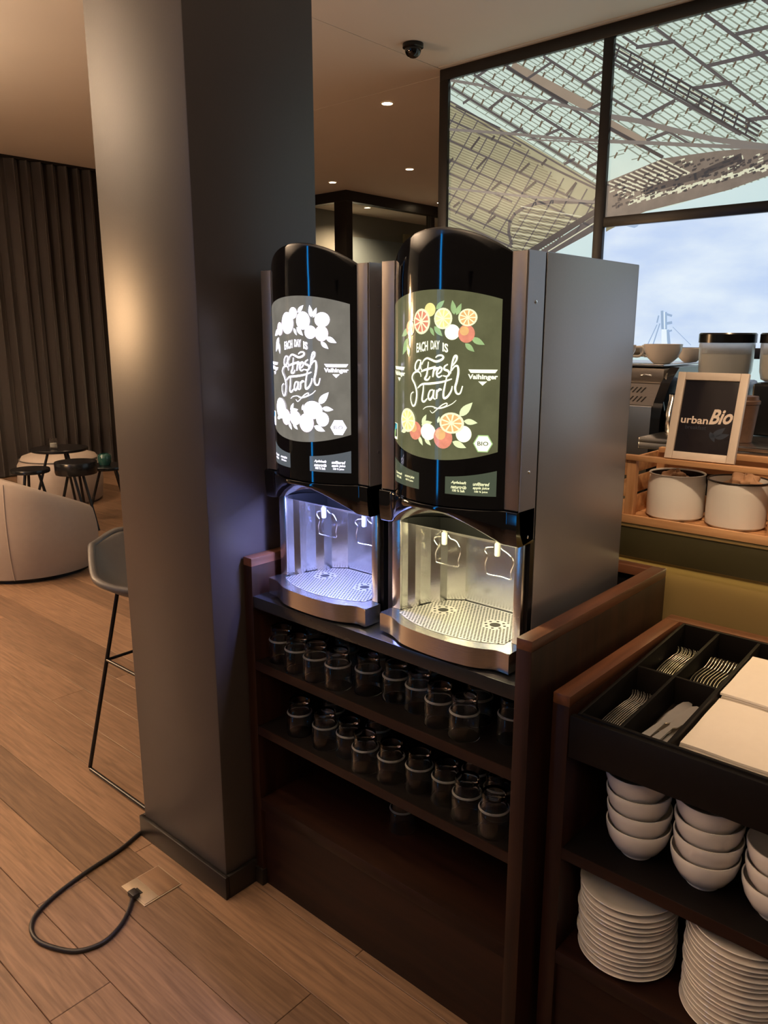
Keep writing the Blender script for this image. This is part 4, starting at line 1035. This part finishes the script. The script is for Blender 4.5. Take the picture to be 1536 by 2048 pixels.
for k, (xx, yy, zz, ry, rz) in enumerate([(D1+0.016, 0.030, 0.008, 0.2, -0.02), (D1+0.031, 0.026, 0.0082, -0.2, -0.04), (D1+0.046, 0.022, 0.008, 0.0, -0.06), (D1+0.060, 0.024, 0.0085, 0.2, -0.02), (D1+0.074, 0.028, 0.0082, 0.2, 0.02), (D1+0.022, 0.020, 0.0140, 0.3, -0.03), (D1+0.040, 0.016, 0.0150, -0.2, -0.06), (D1+0.058, 0.022, 0.0170, 0.3, 0.0), (D1+0.072, 0.016, 0.0190, 0.2, 0.04)]):
    put('dinner_knife', knife_me, xx, yy, zz, 0.02 if k > 4 else 0, ry*0.5, rz, 'dinner knife lying in the pile of the knife compartment', 'knife', 'knives in the pile of the knife compartment')
put('dinner_knife', knife_me, D1+0.016, 0.040, 0.0225, 0.05, 0.2, -0.15, 'broad-bladed knife on top of the pile, blade tip towards the divider', 'knife')
put('dinner_knife', knife_me, D1+0.036, 0.028, 0.0235, 0.06, 0.15, -0.16, 'broad-bladed knife on top of the pile, blade tip towards the napkins', 'knife')
for k in range(6):
    put('table_spoon', spoon_me, D2+0.03+k*0.038, TD-0.178, 0.0148, 0.0, 0.0, 0.0, 'spoon lying in the rear compartment behind the napkins', 'spoon', 'spoons behind the napkins')
# napkins: two stacks
nv = []; nf = []
def nap(u, v, top):
    e = 0.0012*math.sin(u*9)+0.001*math.sin(v*11+1)
    return (0.008*0+u*0.205, v*0.205, (0.0050 if top else 0.0)+e*0.6)
bm = bmesh.new(); N = 10; g = {}
for tp in (0, 1):
    for i in range(N+1):
        for j in range(N+1): g[tp, i, j] = bm.verts.new(nap(i/N, j/N, tp))
for i in range(N):
    for j in range(N):
        bm.faces.new([g[0, i, j], g[0, i, j+1], g[0, i+1, j+1], g[0, i+1, j]]); bm.faces.new([g[1, i, j], g[1, i+1, j], g[1, i+1, j+1], g[1, i, j+1]])
for i in range(N):
    for (a, b) in (((i, 0), (i+1, 0)), ((i+1, N), (i, N)), ((0, i+1), (0, i)), ((N, i), (N, i+1))):
        bm.faces.new([g[0, a[0], a[1]], g[0, b[0], b[1]], g[1, b[0], b[1]], g[1, a[0], a[1]]])
nap_me = bm_mesh(bm)
for st, (yy, n, lab, grp) in enumerate([(0.040, 9, 'cream paper napkin in the stack at the tray front', 'front napkin stack'), (0.258, 10, 'cream paper napkin in the stack behind the front napkins', 'rear napkin stack')]):
    z0 = 0.0078 if st == 0 else 0.0252; n = n if st == 0 else 7
    for k in range(n):
        o = new_obj('napkin', nap_me, 'napkin', None, smooth=40)
        o.matrix_world = TM @ Matrix.Translation((D2+0.0065+0.0015*((k*7) % 3), yy+0.0012*((k*5) % 3), z0+k*0.0056))
        tag(o, lab, 'napkin', grp)
    for k in range(n):
        o = new_obj('napkin', nap_me, 'napkin', None, smooth=40)
        o.matrix_world = TM @ Matrix.Translation((D2+0.222+0.0015*((k*7) % 3), yy+0.0012*((k*5) % 3), z0+k*0.0056))
        tag(o, 'second '+lab, 'napkin', 'second '+grp)

# bowls and plates
bowl_me = lathe([(0.0, 0.004), (0.026, 0.004), (0.028, 0.0), (0.032, 0.0), (0.033, 0.005), (0.047, 0.017), (0.058, 0.036), (0.0635, 0.056), (0.0645, 0.068), (0.0640, 0.0695), (0.0615, 0.069), (0.0605, 0.057), (0.055, 0.038), (0.044, 0.021), (0.030, 0.011), (0.0, 0.009)], 48)
plate_me = lathe([(0.0, 0.002), (0.055, 0.002), (0.057, 0.0), (0.061, 0.0), (0.063, 0.003), (0.080, 0.008), (0.0985, 0.0145), (0.0998, 0.016), (0.0990, 0.0175), (0.0965, 0.0172), (0.078, 0.0115), (0.060, 0.0062), (0.0, 0.0055)], 56)
for cx, n, lab, grp in [(-0.553, 4, 'white bowl in the leaning bowl stack near the side panel', 'bowl stack near the side panel'), (-0.417, 4, 'white bowl in the straight middle bowl stack', 'middle bowl stack'), (-0.283, 3, 'white bowl in the bowl stack far from the side panel', 'third bowl stack'), (-0.14, 4, 'white bowl in the fourth bowl stack', 'fourth bowl stack')]:
    for k in range(n):
        dx = [0, -0.001, -0.004, -0.007][k] if cx < -0.5 else 0.0012*((k*5) % 3-1)
        tilt = [0, 0.0, 0.02, 0.045][k] if cx < -0.5 else 0.0
        o = new_obj('bowl', bowl_me, 'porcelain', None, smooth=40, loc=(cx+dx, 1.403+0.001*k, 0.5385+k*0.0368), rot=(0, -tilt*0.9, 0))
        tag(o, lab if k < n-1 else lab.replace('white bowl in', 'topmost white bowl of'), 'bowl', grp)
rp = random.Random(5)
for cx, n, lab, grp in [(-0.560, 14, 'white plate in the plate stack near the side panel', 'plate stack near the side panel'), (-0.335, 17, 'white plate in the middle plate stack', 'middle plate stack'), (-0.112, 13, 'white plate in the plate stack far from the side panel', 'third plate stack')]:
    for k in range(n):
        o = new_obj('plate', plate_me, 'porcelain', None, smooth=40, loc=(cx+rp.uniform(-0.003, 0.003), 1.402+rp.uniform(-0.003, 0.003), 0.2905+k*0.0117))
        tag(o, lab if k < n-1 else lab.replace('white plate in', 'topmost white plate of'), 'plate', grp)

# ================================================================== bar behind
BA = thing('bar_ledge', 'olive green bar ledge above a brass coloured back panel', 'bar', (-0.3, 1.93, 0))
wbox('ledge', (-1.9, 1.2, 1.925, 2.30, 1.000, 1.082), 'olive_ledge', BA, 0.002)
wbox('ledge_edge', (-1.9, 1.2, 1.921, 1.9249, 1.0815, 1.0845), 'brass_panel', BA)
wbox('brass_back_panel', (-1.9, 1.2, 1.955, 1.975, 0.0, 0.9995), 'brass_panel', BA)
wbox('bar_body', (-1.9, 1.2, 1.9755, 2.30, 0.0, 0.9995), 'dark_laminate', BA)
wbox('bar_counter', (-1.9, 1.2, 2.301, 2.95, 0.0, 1.02), 'dark_laminate', BA)
ls = wbox('led_strip', (-1.55, 1.2, 1.9495, 1.9545, 0.9972, 0.9997), 'led_amber', BA)
light('ledge_light', 'AREA', (0.1, 0.012, 0.990), 0.8, (1.0, 0.78, 0.38), BA, size=2.4, size_y=0.015, rot=(math.radians(-20), 0, 0))

# wooden crate
CR = thing('wooden_crate', 'pine slat crate holding two enamel pots on the bar ledge', 'crate', (-0.69, 1.95, 1.0835))
cw, cd, ch = 0.20, 0.225, 0.182   # half width, depth, height
CRP = lambda n, b, m: box_obj(n, b, m, CR, 0.001)
CRP('front_rail', (-cw, cw, 0.0, 0.010, 0.0, 0.022), 'crate_wood'); CRP('front_rail', (-cw, cw, 0.0, 0.022, ch-0.013, ch), 'crate_wood')
for sx in (-1, 1):
    for y0 in (0.0101, cd-0.022):
        CRP('corner_post', ((-cw+0.008, -cw+0.032) if sx < 0 else (cw-0.032, cw-0.008))+(y0, y0+0.022, 0.0122, ch-0.0131), 'crate_wood_v')
    for k in range(3):
        x0, x1 = (-cw, -cw+0.0078) if sx < 0 else (cw-0.0078, cw)
        CRP('side_slat', (x0, x1, 0.0102, cd, 0.012+k*0.057, 0.060+k*0.055), 'crate_wood')
for k in range(2): CRP('back_slat', (-cw+0.008, cw-0.008, cd, cd+0.008, 0.012+k*0.105, 0.055+k*0.11), 'crate_wood')
for k in range(4): CRP('bottom_slat', (-cw+0.001, cw-0.001, 0.0102+k*0.055, 0.055+k*0.055, 0.0, 0.011), 'crate_wood')
CRP('back_rail', (-cw+0.02, cw, cd-0.045, cd-0.022, ch-0.012, ch+0.002), 'crate_wood')
def pot(x, label, liner):
    t = thing('enamel_pot', label, 'pot', (x, 2.062, 1.0955))
    prof = [(0.0, 0.0), (0.066, 0.0), (0.0725, 0.006), (0.0735, 0.03), (0.0735, 0.092)]
    prof += [(0.0715, 0.097), (0.0705, 0.118)] if liner else [(0.0735, 0.115)]
    r = prof[-1][0]
    prof += [(r-0.002, 0.118), (r-0.003, 0.112), (0.0695, 0.03), (0.066, 0.006), (0.0, 0.005)]
    new_obj('pot_body', lathe(prof, 48), 'enamel', t, smooth=40)
    new_obj('rim', tube([(r*math.cos(2*PI*k/48), r*math.sin(2*PI*k/48), 0.1185) for k in range(48)], 0.0018 if liner else 0.0026, 8, True), 'enamel' if liner else 'enamel_rim', t, smooth=60)
    if liner: new_obj('dark_lining', lathe([(0.0, 0.052), (0.064, 0.052), (0.0665, 0.06), (0.0668, 0.1165)], 40), 'enamel_rim', t, smooth=60)
    return t
pot(-0.785, 'white enamel pot with dark lining inside the pine crate', True)
pot(-0.627, 'white enamel pot with thin dark rim inside the pine crate', False)
def crumple(x, y, z, seed, sx, sy, sz, label):
    rr = random.Random(seed); ph = [rr.uniform(0, 6) for _ in range(12)]
    def fn(u, v):
        a = u*2*PI; b = (v-0.5)*PI*0.98
        r = 1+0.16*math.sin(3*a+ph[0]+2*b)+0.13*math.sin(5*a+ph[1]-3*b)+0.10*math.sin(7*b+ph[2]+a*2)+0.06*math.sin(11*a+ph[3]+5*b)
        return (sx*r*math.cos(b)*math.cos(a), sy*r*math.cos(b)*math.sin(a), sz*r*math.sin(b))
    o = sheet('crumpled_paper', fn, 40, 24, 'brown_paper', None, smooth=35)
    o.location = (x, y, z); return tag(o, label, 'paper')
crumple(-0.79, 2.058, 1.192, 4, 0.038, 0.034, 0.024, 'crumpled brown paper in the dark-lined enamel pot')
crumple(-0.612, 2.066, 1.201, 9, 0.042, 0.038, 0.026, 'crumpled brown paper in the dark-rimmed enamel pot')

# framed sign leaning on the crate
LEAN = math.radians(15)
PF = thing('picture_frame', 'cream framed black sign reading urban Bio standing on the crate', 'sign', (-0.699, 1.966, 1.2665), (-LEAN, 0, math.radians(2)))
FW, FH = 0.0855, 0.222
for n, b in [('frame_side', (-FW, -FW+0.0195, -0.006, 0.008, 0, FH)), ('frame_side', (FW-0.0195, FW, -0.006, 0.008, 0, FH)), ('frame_bar', (-FW+0.0196, FW-0.0196, -0.006, 0.008, 0, 0.0195)), ('frame_bar', (-FW+0.0196, FW-0.0196, -0.006, 0.008, FH-0.0195, FH))]:
    box_obj(n, b, 'frame_white', PF, 0.0015)
po = box_obj('poster', (-FW+0.0197, FW-0.0197, 0.001, 0.004, 0.0196, FH-0.0196), 'poster_black', PF)
fl = lambda u, z: (u, 0.0004, z)
F = Flat(); F.add(*text_fit('urban', -0.061, 0.006, 0.093, 0.112, 0, 0.02)); F.build('lettering_urban', fl, 'poster_cream', po)
F = Flat(); F.add(*text_fit('Bio', 0.008, 0.063, 0.095, 0.133, 0.3, 0.03, tilt=0.004)); F.build('lettering_bio', fl, 'poster_cream', po)
F = Flat(); F.add(*text_fit('breakfast', -0.047, 0.004, 0.079, 0.089)); F.build('lettering_breakfast', fl, 'poster_blue', po)
F = Flat()
for a, b in (((0.02, 0.06), (0.05, 0.088)), ((0.03, 0.06), (0.062, 0.072)), ((0.015, 0.075), (0.03, 0.05))): F.leaf(a, b, 0.4)
F.build('printed_leaf', fl, 'poster_blue', po)
box_obj('easel_leg', (-0.015, 0.015, 0.0085, 0.011, 0.02, 0.16), 'satin_black', PF)

# espresso machine
EM = thing('espresso_machine', 'steel espresso machine with slotted back and black side panel', 'coffee machine', (-1.25, 2.36, 1.021))
px = 0.25
side = [(0.00, 0.0), (0.005, 0.30), (0.02, 0.345), (0.065, 0.405), (0.105, 0.435), (0.13, 0.452), (0.48, 0.452), (0.48, 0.0)]
for s in (-1, 1):
    new_obj('side_panel', bm_mesh(prism(side, 'x', s*px, s*(px+0.03))), 'gloss_black', EM)
box_obj('lower_back', (-px+0.001, px-0.001, 0.010, 0.47, 0.03, 0.335), 'steel', EM, 0.003)
v = [(-px, 0.022, 0.336), (px, 0.022, 0.336), (px, 0.072, 0.400), (-px, 0.072, 0.400), (-px, 0.47, 0.336), (px, 0.47, 0.336), (px, 0.47, 0.400), (-px, 0.47, 0.400)]
vp = new_obj('vent_panel', py_mesh(v, [(0, 1, 2, 3), (1, 5, 6, 2), (4, 0, 3, 7), (5, 4, 7, 6), (3, 2, 6, 7), (0, 4, 5, 1)]), 'steel', EM)
for rowi in range(2):
    for k in range(16):
        x0 = px-0.035-k*0.014-rowi*0.012; z0 = 0.352+0.027*rowi-0.006
        yv = lambda z: 0.022+(z-0.336)*0.78-0.0006
        new_obj('vent_slot', py_mesh([(x0-0.012, yv(z0), z0), (x0-0.007, yv(z0), z0), (x0+0.003, yv(z0+0.016), z0+0.016), (x0-0.002, yv(z0+0.016), z0+0.016)], [(0, 1, 2, 3)]), 'hole_black', vp)
box_obj('upper_back', (-px+0.001, px-0.001, 0.085, 0.47, 0.401, 0.447), 'bar_metal', EM, 0.002)
for k in range(3): new_obj('rail_bracket', tube([(px-0.04-k*0.07, 0.085, 0.425), (px-0.055-k*0.07, 0.075, 0.428), (px-0.075-k*0.07, 0.085, 0.425)], 0.003, 6), 'chrome', EM, smooth=60)
box_obj('cup_tray', (-px+0.005, px-0.01, 0.10, 0.47, 0.4535, 0.460), 'steel', EM, 0.001)
cup_prof = [(0.0, 0.002), (0.022, 0.002), (0.024, 0.0), (0.028, 0.002), (0.045, 0.018), (0.055, 0.040), (0.057, 0.058), (0.054, 0.058), (0.051, 0.040), (0.040, 0.020), (0.0, 0.008)]
cup_me = lathe(cup_prof, 36)
def cup(x, y, z, label, sc=1.0, rz=0.0):
    o = new_obj('coffee_cup', cup_me, 'porcelain', None, smooth=40, loc=(x, y, z), rot=(0, 0, rz)); o.scale = (sc, sc, sc)
    new_obj('cup_handle', tube(smooth_path([(0.054, 0, 0.050), (0.075, 0, 0.050), (0.080, 0, 0.035), (0.068, 0, 0.022), (0.048, 0, 0.022)], 4), 0.0045, 8), 'porcelain', o, smooth=60)
    return tag(o, label, 'cup')
cup(-1.045, 2.53, 1.482, 'wide cream coffee cup on the espresso machine, nearest its black side panel', 1.06, 2.9)
cup(-1.185, 2.50, 1.482, 'cream coffee cup on the espresso machine beside the grey dispenser panel', 1.0, 0.4)
cup(-1.02, 2.70, 1.482, 'small coffee cup standing behind the wide cup on the espresso machine', 0.8, 1.2)
mp_ = thing('milk_pitcher', 'steel milk pitcher next to the espresso machine behind the framed sign', 'pitcher', (-0.925, 2.40, 1.2805))
new_obj('pitcher_body', lathe([(0.0, 0.0), (0.042, 0.0), (0.045, 0.006), (0.043, 0.06), (0.034, 0.10), (0.034, 0.115), (0.031, 0.115), (0.031, 0.10), (0.040, 0.06), (0.042, 0.008), (0.0, 0.005)], 32), 'chrome', mp_, smooth=40)
new_obj('pitcher_handle', tube(smooth_path([(0.034, 0, 0.105), (0.062, 0, 0.10), (0.066, 0, 0.06), (0.043, 0, 0.03)], 5), 0.005, 8), 'chrome', mp_, smooth=60)
# steel shelf beside the machine
SH = thing('steel_stand', 'steel topped stand for grinders and cups beside the espresso machine', 'stand', (-0.57, 2.36, 1.021))
box_obj('steel_top', (-0.395, 0.60, -0.15, 0.35, 0.246, 0.259), 'steel_h', SH, 0.002); box_obj('steel_lip', (-0.395, 0.60, -0.15, -0.135, 0.226, 0.2455), 'steel_h', SH, 0.002)
box_obj('dark_cabinet', (-0.385, 0.59, -0.05, 0.34, 0.0, 0.2258), 'satin_black', SH)
def grinder(x, label):
    t = thing('coffee_grinder', label, 'grinder', (x, 2.53, 1.281))
    box_obj('grinder_body', (-0.075, 0.075, -0.07, 0.10, 0.0, 0.155), 'satin_black', t, 0.012)
    new_obj('hopper', lathe([(0.060, 0.157), (0.071, 0.163), (0.077, 0.185), (0.080, 0.262), (0.080, 0.268), (0.0775, 0.268), (0.0775, 0.262), (0.0745, 0.186), (0.069, 0.166), (0.060, 0.160)], 40), 'hopper_glass', t, smooth=40)
    new_obj('beans', lathe([(0.0, 0.162), (0.058, 0.162), (0.067, 0.168), (0.0725, 0.190), (0.0745, 0.235), (0.0, 0.238)], 36), 'hopper_beans', t, smooth=40)
    new_obj('hopper_lid', lathe([(0.0, 0.2685), (0.083, 0.2685), (0.083, 0.294), (0.079, 0.298), (0.0, 0.298)], 40), 'satin_black', t, smooth=35)
grinder(-0.845, 'coffee grinder with clear hopper and black lid directly behind the framed sign')
grinder(-0.665, 'coffee grinder with clear hopper and black lid beside the paper cups')
cupw = lathe([(0.0, 0.003), (0.028, 0.003), (0.029, 0.0), (0.030, 0.0), (0.0405, 0.105), (0.0, 0.105)], 28)
pc = thing('paper_cup', 'brown paper takeaway cup with dark lid beside the framed sign', 'cup', (-0.708, 2.30, 1.281))
new_obj('cup_wall', cupw, 'cup_brown', pc, smooth=40)
new_obj('cup_lid', lathe([(0.0, 0.106), (0.043, 0.106), (0.043, 0.114), (0.039, 0.117), (0.037, 0.127), (0.0, 0.127)], 28), 'cup_brown', pc, smooth=40)
